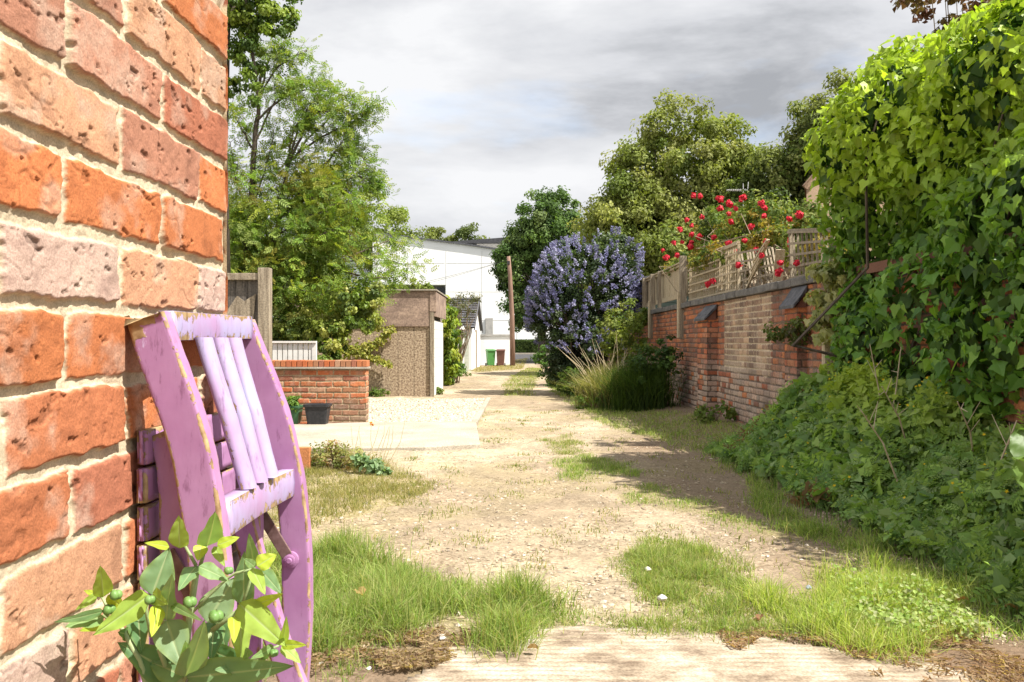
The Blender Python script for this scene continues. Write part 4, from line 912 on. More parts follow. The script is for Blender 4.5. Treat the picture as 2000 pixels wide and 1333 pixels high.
mb.add([(xg, 44, z2), (xg, 56, z2), (xg, 56, 1.72), (xg, 50, 3.28), (xg, 44, 1.72), (-7.5, 44, z2), (-7.5, 56, z2), (-7.5, 56, 1.72), (-7.5, 50, 3.28), (-7.5, 44, 1.72)], [(0, 1, 2, 3, 4), (9, 8, 7, 6, 5), (0, 4, 9, 5), (1, 6, 7, 2)]); mb.build('wall', M_wr, gc)
mb = MB()
for i in range(12):
    a = i / 12; b2 = (i + 1) / 12
    for j in range(18):
        xa = -7.6 + 5.75 * j / 18; xb = xa + 5.75 / 18 - .02
        mb.add([(xa, 43.7 + 6.3 * a, 1.66 + 1.66 * a + .05), (xb, 43.7 + 6.3 * a, 1.66 + 1.66 * a + .05), (xb, 43.7 + 6.3 * b2, 1.66 + 1.66 * b2), (xa, 43.7 + 6.3 * b2, 1.66 + 1.66 * b2)], [(0, 1, 2, 3)])
mb.add([(-7.6, 56.3, 1.66), (-1.85, 56.3, 1.66), (-1.85, 50, 3.32), (-7.6, 50, 3.32)], [(0, 1, 2, 3)])
mb.add([(-7.6, 43.7, 1.64), (-1.87, 43.7, 1.64), (-1.87, 50, 3.30), (-7.6, 50, 3.30)], [(0, 1, 2, 3)])
mb.build('roof', M_slate, gc)
mb = MB(); mb.bar((-1.84, 43.7, 1.62), (-1.84, 50, 3.28), .05, .16); mb.bar((-1.84, 56.3, 1.62), (-1.84, 50, 3.28), .05, .16); mb.tube([(-7.6, 50, 3.36), (-1.8, 50, 3.36)], .1, 6); mb.build('verge', M_slate, gc)
mb = MB(); mb.box(-1.995, -1.93, 48.2, 49.4, z2, 1.62); mb.build('door_frame', M_wood, gc)
mb = MB(); mb.box(-1.997, -1.96, 44.6, 48.1, z2, 1.5); mb.build('door', M_white, gc)

# ------------------------------------------------------------------ white buildings at the end of the lane
an_ = empty('garden_wall', (-1, 57, 0), 0, 'low white rendered wall with grey capping behind the two wheelie bins', 'wall')
mb = MB(); mb.box(-2.4, -.06, 57, 57.35, -.9, 1.34); mb.build('wall', M_wr, an_)
mb = MB(); mb.box(-2.45, .0, 56.93, 57.42, 1.342, 1.44); mb.build('capping', M_grey, an_)
bld = empty('white_building', (-5, 94, 0), 0, 'very large white modern building with curved roofline closing the end of the lane', 'building')
k9 = 94 / FPX; top = [(728, 455), (765, 461), (800, 465), (835, 469.5), (870, 474), (905, 478.5), (940, 483.5), (965, 487.5), (1000, 493), (1100, 512)]
mb = MB(); n = len(top)
Vf = [((px - 1000) * k9, CAM_Z + (667 - py) * k9) for px, py in top]
btm = [((px - 1000) * k9, 6.96 if px < 868 else -.6) for px, py in top]; btm[4] = ((870 - 1000) * k9, -.6)
for i in range(n - 1):
    (xa, za), (xb, zb) = Vf[i], Vf[i + 1]; ba = 6.96 if i < 4 else -.6; bb2 = ba
    mb.add([(xa, 94, ba), (xb, 94, bb2), (xb, 94, zb), (xa, 94, za), (xa, 112, ba), (xb, 112, bb2), (xb, 112, zb), (xa, 112, za)],
           [(0, 1, 2, 3), (7, 6, 5, 4), (3, 2, 6, 7)] + ([(0, 4, 5, 1)] if i < 4 else []) + ([(0, 3, 7, 4)] if i in (0, 4) else []) + ([(1, 5, 6, 2)] if i == n - 2 else []))
mb.build('wall', M_wr, bld)
mb = MB()
for i in range(n - 1): mb.bar((Vf[i][0], 93.9, Vf[i][1] + .05), (Vf[i + 1][0], 93.9, Vf[i + 1][1] + .05), .3, .16)
mb.build('roof_edge', M_slate, bld)
M_joint = noisy('panel_joint', (.52, .52, .51), (.6, .6, .59), 3)
for zj, xa_, xb_ in ((9.2, -14.6, -7.1), (9.2, -6.9, 4), (6.2, -6.9, 4), (3.2, -6.9, 4)):
    mb = MB(); mb.box(xa_, xb_, 93.985, 93.999, zj, zj + .05); mb.build('panel_joint', M_joint, bld)
for xj in (-11, -6.98, -3.2, .5):
    mb = MB(); mb.box(xj, xj + .05, 93.98, 93.997, 7.0 if xj < -7 else 0, 10.5 if xj < -2 else 9.5); mb.build('panel_joint', M_joint, bld)
M_win = noisy('dark_glass', (.03, .035, .04), (.07, .08, .09), 2, .15)
mb = MB(); mb.box(-14.6, -7.05, 96, 97, -.6, 6.9); mb.build('wall', M_grey, bld)
mb = MB()
for i in range(7): mb.box(-14.3 + i * 1.03, -13.4 + i * 1.03, 95.93, 95.995, 5.6, 6.8)
mb.build('window', M_win, bld)
mb = MB(); mb.box((948 - 1000) * k9, (963 - 1000) * k9, 93.8, 93.97, CAM_Z + (667 - 655) * k9, CAM_Z + (667 - 622) * k9); mb.build('vent_panel', M_grey, bld, bevel=.03)
mb = MB(); mb.add([((885 - 1000) * k9 * 1.07, 100, 12.0), (.4, 100, 12.1), (.4, 100, 12.75), ((885 - 1000) * k9 * 1.07, 100, 12.2), (-6.4, 111, 12.0), (.4, 111, 12.1), (.4, 111, 12.75), (-6.4, 111, 12.2)],
       [(0, 1, 2, 3), (7, 6, 5, 4), (3, 2, 6, 7), (1, 5, 6, 2), (0, 4, 5, 1)]); mb.build('upper_roof', M_dark, bld)
mb = MB(); mb.box(-4, .2, 101, 110, 11, 12.05); mb.build('upper_wall', M_grey, bld)

# wheelie bins
def bin_(x, y, m_, label, rz):
    o = empty('wheelie_bin', (x, y, float(zg(x, y))), rz, label, 'bin', 'bins')
    m3 = MB(); V = []
    for s, d_, z in ((.40, .42, .06), (.50, .56, .93), (.545, .62, .93), (.545, .62, .97)):
        V += [(-s / 2, -d_ / 2 + .02, z), (s / 2, -d_ / 2 + .02, z), (s / 2, d_ / 2, z), (-s / 2, d_ / 2, z)]
    m3.add(V, [(0, 3, 2, 1), (12, 13, 14, 15)] + [(i * 4 + j, i * 4 + (j + 1) % 4, i * 4 + 4 + (j + 1) % 4, i * 4 + 4 + j) for i in range(3) for j in range(4)])
    mk('body', m3.v[0], [np.array(m3.q)], m_, o, local=True, bevel=.015)
    m3 = MB(); m3.add([(-.29, -.33, .972), (.29, -.33, .972), (.29, .31, .985), (-.29, .31, .985), (-.25, -.28, 1.03), (.25, -.28, 1.03), (.25, .27, 1.06), (-.25, .27, 1.06)], [(0, 3, 2, 1), (4, 5, 6, 7), (0, 1, 5, 4), (1, 2, 6, 5), (2, 3, 7, 6), (3, 0, 4, 7)])
    mk('lid', m3.v[0], [np.array(m3.q)], m_, o, local=True, bevel=.015)
    m3 = MB(); m3.tube([(-.22, .34, 1.0), (.22, .34, 1.0)], .018, 6); mk('handle', m3.v[0], [np.array(m3.q)], M_black, o, local=True)
    for s in (-1, 1):
        m3 = MB(); m3.tube([(s * .22, .26, .1), (s * .28, .26, .1)], .1, 12); mk('wheel', m3.v[0], [np.array(m3.q), np.array(m3.other)], M_black, o, local=True)
bin_(-1.32, 55.2, noisy('green_bin', (.05, .17, .04), (.07, .21, .055), 9, .5), 'green wheelie bin against the white wall', .25)
bin_(-.70, 55.2, noisy('brown_bin', (.10, .045, .035), (.13, .06, .045), 9, .5), 'brown wheelie bin between the green bin and the wooden pole', -.05)

# telegraph pole
pl = empty('telegraph_pole', (.03, 55.6, 0), 0, 'tall brown wooden telegraph pole at the end of the lane', 'pole')
M_pole = noisy('pole_wood', (.16, .095, .07), (.26, .165, .12), 3, .85, .3, .01, (4, 4, .4))
mb = MB(); mb.tube([(.05, 55.6, -.9), (.0, 55.6, 2.5), (-.13, 55.6, 5.2), (-.22, 55.6, 6.3)], [.17, .15, .13, .115], 12); mb.build('post', M_pole, pl, smooth=True)
mb = MB(); mb.box(-.3, -.13, 55.42, 55.6, 5.8, 6.0); mb.build('junction_box', M_black, pl)
for k_, (tx, ty, tz) in enumerate(((-15, 70, 4.2), (-14.5, 88, 5.6))):
    P = [(-.2 + (tx + .2) * t_, 55.6 + (ty - 55.6) * t_, 6.1 + (tz - 6.1) * t_ - 1.2 * t_ * (1 - t_)) for t_ in np.linspace(0, 1, 14)]
    mb = MB(); mb.tube(P, .012, 4); mb.build('wire', M_dark, pl)

# hedge, kerb at the far road
rng = np.random.default_rng(77)
hd = empty('hedge', (4, 90.5, -.3), 0, 'clipped low green hedge across the road at the lane end', 'hedge')
n = 26000; side_ = rng.uniform(0, 1, n) < .55
P = np.stack([rng.uniform(-.4, 9, n), np.where(side_, 90 + rng.normal(0, .05, n), rng.uniform(90, 91.2, n)), np.where(side_, rng.uniform(-.3, 1.05, n), 1.05 + rng.normal(0, .05, n))], -1)
P[:, 1] += .12 * (fbm(P[:, 0] * 1.2, P[:, 2] * 1.5, 4, 3) - .5) * 3
Nn = np.where(side_[:, None], np.array([0, -1, .3]), np.array([0, -.2, 1.])); V, F, kv = leaf_geo(P, unit(Nn), .10, 'wide', rng, 0, jit=.7)
mk('foliage', V, F, M_leaf, hd, np.repeat(pal(rng, n, [(.05, .085, .02), (.09, .13, .03), (.035, .06, .015)]), kv, 0))
mb = MB(); mb.box(-.3, 8.9, 90.15, 91.05, -.3, .98); mb.build('inner_growth', noisy('hedge_inside', (.015, .02, .008), (.03, .035, .015), 9), hd)
mb = MB(); mb.box(-3, 14, 88.2, 89.6, -.5, -.18); k_ = mb.build('kerb', M_conc); tag(k_, 'pale kerb and pavement before the far hedge', kind='structure')
# ------------------------------------------------------------------ trees
YG = [(.21, .25, .055), (.27, .30, .08), (.14, .19, .04), (.33, .34, .12)]
tree('lime_tree', (6.8, 36, -.3), [((6.9, 36, 7.2), (3.3, 2.6, 3.6)), ((6.0, 36, 6), (2.6, 2.0, 3.4)), ((4.7, 35, 5.4), (1.9, 2, 2.2)), ((8.9, 36, 6.8), (2.0, 2, 3.2)), ((7.6, 36, 8.2), (1.8, 1.8, 2.4)), ((6.5, 34, 3.8), (3.6, 1.6, 1.9)), ((4.0, 35.5, 3.8), (1.3, 1.5, 2)), ((3.9, 36, 5.2), (1.3, 1.4, 1.8)), ((9.9, 36.5, 6.0), (1.5, 1.6, 2.6))], 760, .52, 140, .15, YG,
     'broad yellow green lime tree behind the roses, tallest on the right of the pole', 'tree', .3, seed=11, flat=.85, rmin=.3)
tree('lime_tree', (11, 33, -.3), [((12.2, 33, 7.6), (1.9, 2, 3.2)), ((11.2, 33, 8.0), (1.2, 1.4, 2.2)), ((10.2, 33.5, 6.2), (1.7, 1.8, 2.5)), ((9.4, 34, 5), (1.6, 1.5, 2.6)), ((9.9, 33, 3.6), (2.2, 1.6, 1.9)), ((14, 33, 5), (2, 2, 3))], 640, .52, 140, .15, [(.13, .18, .04), (.18, .22, .06), (.09, .12, .03), (.23, .25, .08)],
     'darker tree between the broad lime tree and the big ivy', 'tree', .28, seed=12, flat=.85, rmin=.3)
tree('maple_tree', (2.2, 62, -.4), [((2.6, 62, 8.0), (2.5, 2.4, 3.8)), ((.5, 62, 6.6), (1.6, 1.6, 2.9)), ((-.6, 61.5, 6.0), (.9, 1, 1.4)), ((2.8, 61, 3.6), (2.6, 1.6, 1.8)), ((.6, 61, 3.0), (1.3, 1, 1.3)), ((4.6, 62, 6.5), (1.6, 1.6, 2.8))], 520, .55, 130, .20, [(.09, .16, .04), (.13, .21, .055), (.06, .11, .03), (.18, .24, .09)],
     'green maple tree behind the telegraph pole and the blue shrub', 'tree', .3, seed=13, flat=.85, rmin=.3)
for i, (x, y, zc_, rx, rz_, lab, cols) in enumerate((
        (-17.8, 117, 15.5, 4.4, 6.0, 'yellow green tree standing behind the upper left corner of the white building', [(.20, .26, .04), (.14, .20, .03), (.25, .29, .06)]),
        (-12.5, 48, 6.2, 4.0, 3.4, 'pale green tree filling behind the feathery tree by the house wall', [(.11, .18, .035), (.15, .22, .04), (.08, .13, .03)]),
        (-9.3, 118, 12.3, 3.3, 4.0, 'leftmost of the two far trees rising over the white building', [(.14, .17, .04), (.18, .21, .05)]),
        (-6.2, 119, 12.6, 3.6, 4.4, 'round topped far tree nearest the dark upper roof', [(.10, .14, .035), (.15, .18, .05), (.07, .10, .025)]),
        (-11.0, 19, 3.2, 2.6, 2.6, 'tree beyond the grey boarded fence, nearest the house', [(.13, .20, .04), (.18, .25, .05)]),
        (-17.0, 30, 4.5, 4.2, 4.0, 'broad tree far to the left behind the grey boarded fence', [(.11, .17, .035), (.16, .22, .05)]),
        (-14.5, 119, 12.5, 4.4, 5.4, 'wide far tree half hidden behind the left end of the white building', [(.18, .22, .04), (.13, .17, .03)]))):
    tree('round_tree', (x, y, -.5), [((x, y, zc_), (rx, rx * .8, rz_)), ((x - rx * .5, y, zc_ - 1), (rx * .6, rx * .6, rz_ * .6)), ((x + rx * .55, y, zc_ - .6), (rx * .55, rx * .6, rz_ * .6))], 120 if y < 100 else 80, .26 * rx, 120, .16 if y < 100 else .34, cols, lab, 'tree', .25, seed=40 + i, flat=.65, rmin=.55, nl=12)

# feathery tree on the left
rng = np.random.default_rng(21)
D = 15.5
ft = empty('feathery_tree', (-4.3, D, 0), 0, 'tall feathery leaved tree with airy top branches behind the grey fence', 'tree')
A = lambda px, py, d=D: np.array(Wp(px, py, d))
mb = MB(); tips = []
def br(pts, r0, r1, leafy=.5, d=None):
    P = np.array([A(p[0], p[1], D + (p[2] if len(p) > 2 else 0)) for p in pts]); s = np.linspace(0, 1, len(P)); ss = np.linspace(0, 1, len(P) * 4)
    Q = np.stack([np.interp(ss, s, P[:, k]) for k in range(3)], 1)
    for _ in range(3): Q[1:-1] = (Q[:-2] + Q[1:-1] * 2 + Q[2:]) / 4
    Q += rng.normal(0, .012, Q.shape); mb.tube(Q, np.linspace(r0, r1, len(Q)), 6)
    for i in range(int(len(Q) * leafy), len(Q)): tips.append(Q[i])
    return Q
stem1 = br([(470, 720), (475, 560), (488, 420), (497, 290), (505, 190), (512, 130)], .09, .02, .55)
stem2 = br([(478, 700), (520, 560), (545, 430), (560, 330), (590, 260), (620, 200)], .07, .008, .5)
side = [[(497, 290), (530, 200), (580, 165), (640, 158)], [(500, 240), (560, 180), (610, 175, .5), (690, 190)], [(505, 190), (540, 130), (600, 100)], [(560, 330), (600, 270), (655, 222), (738, 243)], [(560, 330), (590, 225), (650, 215, -.4), (700, 225)],
        [(545, 430), (620, 330), (680, 280), (725, 330)], [(545, 430), (600, 380), (650, 300), (690, 250)], [(560, 400), (640, 370), (700, 340), (735, 380)], [(520, 560), (620, 470), (680, 430), (710, 420)], [(520, 560), (640, 520), (720, 500), (800, 520, 1.0)],
        [(600, 540), (690, 500), (760, 470, 1), (800, 478, 1.5)], [(640, 520), (700, 540), (750, 545), (790, 540, 1)], [(488, 420), (460, 350), (450, 280)], [(500, 300), (470, 250), (452, 210)], [(620, 540), (690, 570), (740, 590)],
        [(505, 190), (530, 100), (560, 80)], [(560, 330), (570, 260), (600, 215), (640, 200)], [(590, 390), (650, 330, .6), (690, 310, .8), (715, 290)], [(700, 345), (720, 350), (738, 372)], [(580, 300), (640, 260), (700, 240), (720, 215)],
        [(480, 560), (455, 480), (450, 420)], [(488, 420), (520, 330), (540, 240)], [(540, 460), (610, 420, -.8), (690, 390, -.8)], [(530, 520), (590, 470, -1), (660, 450, -1)], [(520, 560), (560, 560, -1), (640, 580, -1.2)]]
for s_ in side:
    Q = br(s_, .022, .004, .35)
    for _ in range(9):
        i = rng.integers(len(Q) // 3, len(Q)); e2 = Q[i] + rng.normal(0, .2, 3) + np.array((.0, 0, .05)); mb.tube([Q[i], (Q[i] + e2) / 2 + (0, 0, .03), e2], [.006, .004, .002], 4)
        for t_ in (.3, .6, .85, 1.0): tips.append(Q[i] * (1 - t_) + e2 * t_)
mb.build('branches', M_bark, ft, smooth=True)
T = np.array(tips); ix = rng.integers(0, len(T), 4600); P = T[ix] + rng.normal(0, .075, (len(ix), 3))
cF = [(.16, .27, .04), (.24, .34, .05), (.12, .20, .035), (.34, .38, .06), (.26, .34, .10)]
V, F, kv = leaf_geo(P, unit(rng.normal(0, .6, (len(P), 3)) + (0, 0, .8)), .17, 'pin', rng, .35, hdir=(.4, 0, -.7), jit=.4)
p1 = (V, F, np.repeat(pal(rng, len(P), cF), kv, 0))
e3 = [(tuple(A(540, 430)), (1.0, 1.2, 1.2)), (tuple(A(625, 410)), (.8, 1.0, .85)), (tuple(A(560, 560)), (1.15, 1.2, 1.0)), (tuple(A(640, 490)), (.5, .8, .7)), (tuple(A(480, 470)), (.8, 1, 1.5)), (tuple(A(600, 350)), (.6, .8, .5)), (tuple(A(640, 590)), (.55, .8, .55)), (tuple(A(430, 560)), (1.2, 1, 1.6))]
C, Dn = ell_points(rng, e3, 500, .3); k = rng.integers(14, 26, len(C)); ix = np.repeat(np.arange(len(C)), k)
P = C[ix] + rng.normal(0, .17, (len(ix), 3)) * (1, 1, .7); cc = pal(rng, len(C), cF + [(.22, .20, .03)], None, .3)[ix]
V, F, kv = leaf_geo(P, unit(Dn[ix] * .5 + rng.normal(0, .5, (len(P), 3)) + (0, 0, .7)), .17, 'pin', rng, .35, hdir=(.3, -.2, -.8), jit=.4)
g = join_geo([p1, (V, F, np.repeat(cc, kv, 0))]); mk('crown', g[0], g[1], M_leaf, ft, g[2])

# ivy hanging at the top left
iv = empty('hanging_ivy', (-3.6, 13.6, 4.2), 0, 'dense small leaved ivy hanging from above at the top left of the lane', 'climber')
A2 = lambda px, py, d=13.6: tuple(Wp(px, py, d))
s = 13.6 / FPX
g, _ = clump_crown(rng, [(A2(480, 20), (62 * s, .5, 45 * s)), (A2(530, 30), (48 * s, .4, 42 * s)), (A2(545, 65), (28 * s, .3, 16 * s)), (A2(490, 110), (30 * s, .3, 60 * s)), (A2(455, 120), (20 * s, .25, 75 * s)), (A2(503, 180), (14 * s, .15, 38 * s)), (A2(430, 0), (70 * s, .5, 80 * s)), (A2(520, -30), (70 * s, .5, 50 * s))],
                   230, .11, 75, .055, [(.12, .20, .03), (.19, .28, .04), (.28, .36, .06), (.07, .12, .025)], shape='wide', rmin=.3, hang=.5)
mk('foliage', g[0], g[1], M_leafg, iv, g[2])
mb = MB(); mb.tube([A2(470, -60), A2(485, 60), A2(500, 150), A2(505, 230)], [.05, .04, .02, .006], 6); mb.tube([A2(440, 700, 14.5), A2(432, 300, 14.2), A2(440, 40), A2(480, -60)], [.12, .10, .08, .05], 8); mb.build('stem', M_bark, iv, smooth=True)

# ivy on the white fence and creeping over the pebbledash
iv2 = empty('ivy_bush', (-3.1, 15, 0), 0, 'yellow green ivy bush tumbling over the end of the white slatted fence', 'climber')
A3 = lambda px, py, d=14.6: tuple(Wp(px, py, d)); s = 14.6 / FPX
g, _ = clump_crown(rng, [(A3(690, 600), (50 * s, .5, 45 * s)), (A3(645, 650), (48 * s, .45, 35 * s)), (A3(650, 690, 14.0), (25 * s, .3, 25 * s)), (A3(725, 570), (22 * s, .4, 28 * s)), (A3(580, 640, 14.8), (55 * s, .4, 40 * s)), (A3(715, 630, 15.5), (28 * s, .4, 22 * s)), (A3(520, 620, 14.8), (60 * s, .4, 50 * s)), (A3(640, 720, 14.0), (35 * s, .3, 40 * s))],
                   230, .12, 70, .062, [(.14, .21, .03), (.26, .31, .06), (.09, .14, .03), (.38, .38, .10)], shape='wide', rmin=.4, hang=.5)
mk('foliage', g[0], g[1], M_leafg, iv2, g[2])
mb = MB(); mb.tube([(-3.0, 14.6, -.2), (-2.95, 14.6, .6), (-2.8, 14.7, 1.3)], .03, 6); mb.build('stem', M_bark, iv2)
cr_ = empty('creeper', (-3.2, 19.4, 0), 0, 'bright yellow creeper strands running across the brown pebbledash garage', 'climber')
pts = []; mb = MB(); s = 19.44 / FPX
for line, wd_ in (([(680, 690), (705, 688), (735, 672), (752, 655), (768, 640)], 9), ([(705, 690), (722, 697), (742, 703), (762, 713)], 6), ([(660, 680), (690, 684), (720, 678)], 13)):
    q_ = np.array([Wp(a, b_, 19.42) for a, b_ in line]); mb.tube(q_, .008, 4); t_ = rng.uniform(0, len(q_) - 1, 300); i = t_.astype(int); fr = (t_ - i)[:, None]
    pts.append(q_[i] * (1 - fr) + q_[np.minimum(i + 1, len(q_) - 1)] * fr + rng.normal(0, 1, (300, 3)) * np.array((wd_ * s * .6, .02, wd_ * s * .45)) - (0, .04, 0))
P = np.concatenate(pts); P[:, 1] = np.minimum(P[:, 1], 19.44); V, F, kv = leaf_geo(P, np.tile((0, -1., .4), (len(P), 1)), .075, 'wide', rng, .4, jit=.35)
mk('foliage', V, F, M_leafg, cr_, np.repeat(pal(rng, len(P), [(.30, .30, .04), (.22, .26, .04), (.36, .33, .07)]), kv, 0)); mb.build('stem', M_twig, cr_)
# ivy column on the side of the garage
ic = empty('ivy_column', (-1.8, 24, 0), 0, 'bright green ivy column between the brown garage and the grey garage', 'climber')
g, _ = clump_crown(rng, [((-1.98, 23.2, 1.85), (.40, .8, .50)), ((-1.88, 24.2, 1.4), (.38, .9, .7)), ((-1.82, 25.0, .75), (.32, .8, .7)), ((-1.80, 25.6, .1), (.25, .7, .5))], 150, .17, 75, .085, [(.13, .20, .02), (.24, .32, .035), (.07, .13, .02), (.32, .36, .05)], shape='ivy', rmin=.5, hang=.7)
mk('foliage', g[0], g[1], M_leafg, ic, g[2])
mb = MB(); mb.tube([(-1.9, 25.6, -.4), (-1.95, 25, .6), (-2, 24, 1.6)], .05, 6); mb.build('stem', M_bark, ic)
dsb = empty('dry_shrub', (-1.75, 30, 0), 0, 'sparse grey twiggy shrub above the grey garage', 'shrub')
g, C = clump_crown(rng, [((-1.75, 30, 2.0), (.5, .6, .9)), ((-1.25, 30, 2.45), (.3, .4, .2))], 60, .14, 22, .07, [(.14, .15, .08), (.20, .19, .12), (.10, .11, .05)], rmin=.2)
mk('foliage', g[0], g[1], M_leaf, dsb, g[2]); mb = MB()
for c_ in C[:40]: limb(mb, (-1.9, 30, -.3), c_, .02, .004, rng, .04, 5, 4)
mb.build('twigs', M_twig, dsb)
for (px, py, r_, lab) in ((812, 556, .14, 'weed tuft growing on the garage roof left of the ivy'), (838, 560, .09, 'smaller weed on the garage roof beside the ivy column'), (790, 560, .08, 'leftmost small weed on the garage roof')):
    c_ = Wp(px, py, 20.4); o = empty('roof_weed', (c_[0], c_[1], 2.15), 0, lab, 'weed')
    g, C = clump_crown(rng, [((c_[0], c_[1], 2.15 + r_), (r_ * 1.3, r_, r_))], 12, .07, 30, .06, [(.14, .20, .03), (.2, .24, .05)], rmin=.2); mk('foliage', g[0], g[1], M_leaf, o, g[2])
    mb = MB()
    for q_ in C[:6]: mb.tube([(c_[0], c_[1], 2.15), q_], .004, 4)
    mb.build('stem', M_twig, o)

# ------------------------------------------------------------------ blue flowering shrub
ce = empty('blue_shrub', (1.8, 20.6, -.2), 0, 'big rounded shrub covered in blue violet flowers leaning over the lane', 'shrub')
ec = [((1.70, 20.6, 2.2), (1.15, 1.2, 1.15)), ((2.28, 20.6, 2.95), (.62, .8, .55)), ((1.15, 20.3, 1.55), (.72, .8, .8)), ((1.5, 20.0, .95), (.65, .7, .65)), ((2.45, 20.7, 2.2), (.45, .8, .8)), ((.85, 20.4, 1.9), (.45, .6, .5)), ((1.2, 20.2, .4), (.4, .5, .45))]
g, C = clump_crown(rng, ec, 520, .2, 110, .06, [(.05, .08, .035), (.09, .13, .045), (.03, .05, .02)], shape='wide', rmin=.5, hang=.1)
mk('foliage', g[0], g[1], M_leafg, ce, g[2])
Pf, Df = ell_points(rng, [(c_, tuple(np.array(r_) * 1.06)) for c_, r_ in ec], 1800, .93); ok_ = (Pf[:, 2] > .75) & ((Df[:, 1] < .5)) ; Pf, Df = Pf[ok_], Df[ok_]
gate_ = fbm(Pf[:, 0] * 2.2 + 3, Pf[:, 2] * 2.2 + Pf[:, 1], 51, 3) > .36; Pf, Df = Pf[gate_], Df[gate_]; n = len(Pf); k = 34; ix = np.repeat(np.arange(n), k); t_ = rng.uniform(0, 1, n * k)[:, None]
P = Pf[ix] + unit(Df[ix] + (0, 0, .5)) * t_ * .16 + rng.normal(0, .026, (n * k, 3)) * (1.15 - t_)
V, F, kv = leaf_geo(P, rng.normal(0, 1, P.shape), .036, 'wide', rng, 0)
mk('flowers', V, F, M_petal, ce, np.repeat(pal(rng, n, [(.20, .205, .36), (.28, .285, .44), (.16, .155, .29), (.38, .38, .52)])[ix], kv, 0))
mb = MB()
for c_ in C[:40]: limb(mb, (1.9, 20.7, -.3), c_, .05, .01, rng, .05, 5, 5)
mb.build('trunk', M_bark, ce)
def bush(name, ells, ncl, rc, nl_, ls, cols, label, cat='shrub', shape='wide', hang=.3, rmin=.3, mat=None, stems=14, up=.5, base=None):
    c0 = np.mean([e[0] for e in ells], 0); b0 = base or (float(c0[0]), float(c0[1]), float(zg(c0[0], c0[1]))); o = empty(name, b0, 0, label, cat)
    g, C = clump_crown(rng, ells, ncl, rc, nl_, ls, cols, shape=shape, rmin=rmin, hang=hang, up=up); mk('foliage', g[0], g[1], mat or M_leaf, o, g[2]); m3 = MB()
    for c_ in C[:stems]: m3.tube([(b0[0] + rng.normal(0, .05), b0[1] + rng.normal(0, .05), b0[2] - .03), (np.array(b0) + c_) / 2 + (0, 0, .05), c_], [.012, .009, .004], 4)
    m3.build('stem', M_twig, o); return o
bush('green_bush', [((1.15, 25.5, .45), (.5, .7, .55)), ((1.35, 24.5, .1), (.45, .6, .4))], 60, .14, 60, .07, [(.06, .12, .02), (.09, .17, .03)], 'small dark green bush at the foot of the blue shrub, far side')
bush('green_bush', [((1.3, 19.0, .15), (.3, .4, .35)), ((1.2, 19.6, .1), (.25, .4, .3))], 40, .1, 60, .055, [(.06, .11, .02), (.10, .15, .03)], 'small bush under the near side of the blue shrub')
bush('yellow_bush', [((2.0, 17.6, 1.15), (.35, .5, .55)), ((2.35, 17.0, 1.0), (.35, .5, .5)), ((2.4, 17.8, 1.5), (.3, .4, .4))], 80, .12, 45, .06, [(.17, .22, .04), (.23, .26, .06), (.10, .15, .03)], 'yellow green bush between the blue shrub and the dry grass clump')
# grass clumps
def gclump(name, cx, cy, r_, h_, n, cols, label, lean=.6, wd=.012):
    o = empty(name, (cx, cy, float(zg(cx, cy))), 0, label, 'ornamental grass'); a = rng.uniform(0, 6.283, n); q_ = np.abs(rng.normal(0, .55, n)) * r_ * .8
    V, F, Cc = blades(rng, cx + np.cos(a) * q_, cy + np.sin(a) * q_, rng.uniform(.45, 1.1, n) * h_, np.full(n, wd), cols, lean); mk('blades', V, F, M_grass, o, Cc); return o
o1 = gclump('grass_clump', 1.74, 15.6, .5, .8, 5200, [(.36, .31, .14), (.26, .26, .09), (.16, .19, .06), (.42, .37, .19)], 'dry straw coloured grass clump beside the lane before the blue shrub')
mb = MB()
for i in range(30):
    a = rng.uniform(-1.0, .8); l = rng.uniform(.7, 1.2); b0 = np.array((1.75 + rng.normal(0, .15), 15.6 + rng.normal(0, .15), .0)); dx = math.sin(a) * l * .7 - .1; e_ = b0 + np.array((dx, rng.normal(0, .2), l * (1 - .25 * abs(a))))
    mb.tube([b0, b0 * .45 + e_ * .55 + (0, 0, .1), e_], [.005, .004, .002], 4)
mb.build('straw', noisy('straw', (.42, .34, .2), (.55, .46, .3), 10), o1)
gclump('grass_clump', 2.15, 14.9, .5, .85, 4600, [(.06, .10, .02), (.09, .14, .03), (.04, .08, .015)], 'dark green arching grass clump against the brick wall', .55)
bush('wall_shrub', [((2.25, 14.9, .55), (.42, .45, .45)), ((2.0, 15.4, .3), (.35, .4, .35)), ((2.55, 14.7, .7), (.25, .4, .45))], 90, .11, 55, .05, [(.06, .11, .025), (.10, .16, .03), (.04, .08, .02)], 'low leafy shrub tangled in the dark green grass clump')
bush('wall_sprig', [((2.75, 18.9, 1.5), (.16, .35, .18))], 22, .09, 40, .05, [(.12, .18, .03), (.17, .22, .05)], 'leafy sprig growing on the brick wall under the boarded fence', base=(2.86, 18.9, 1.4), stems=8)
bush('wall_fern', [((2.76, 9.3, 1.12), (.10, .22, .10)), ((2.78, 8.75, 1.12), (.10, .28, .13))], 30, .06, 20, .05, [(.09, .13, .03), (.14, .19, .05), (.08, .08, .03)], 'straggly fern hanging on the red brick below the near slate cap', shape='dia', base=(2.88, 9.0, 1.2), stems=20)

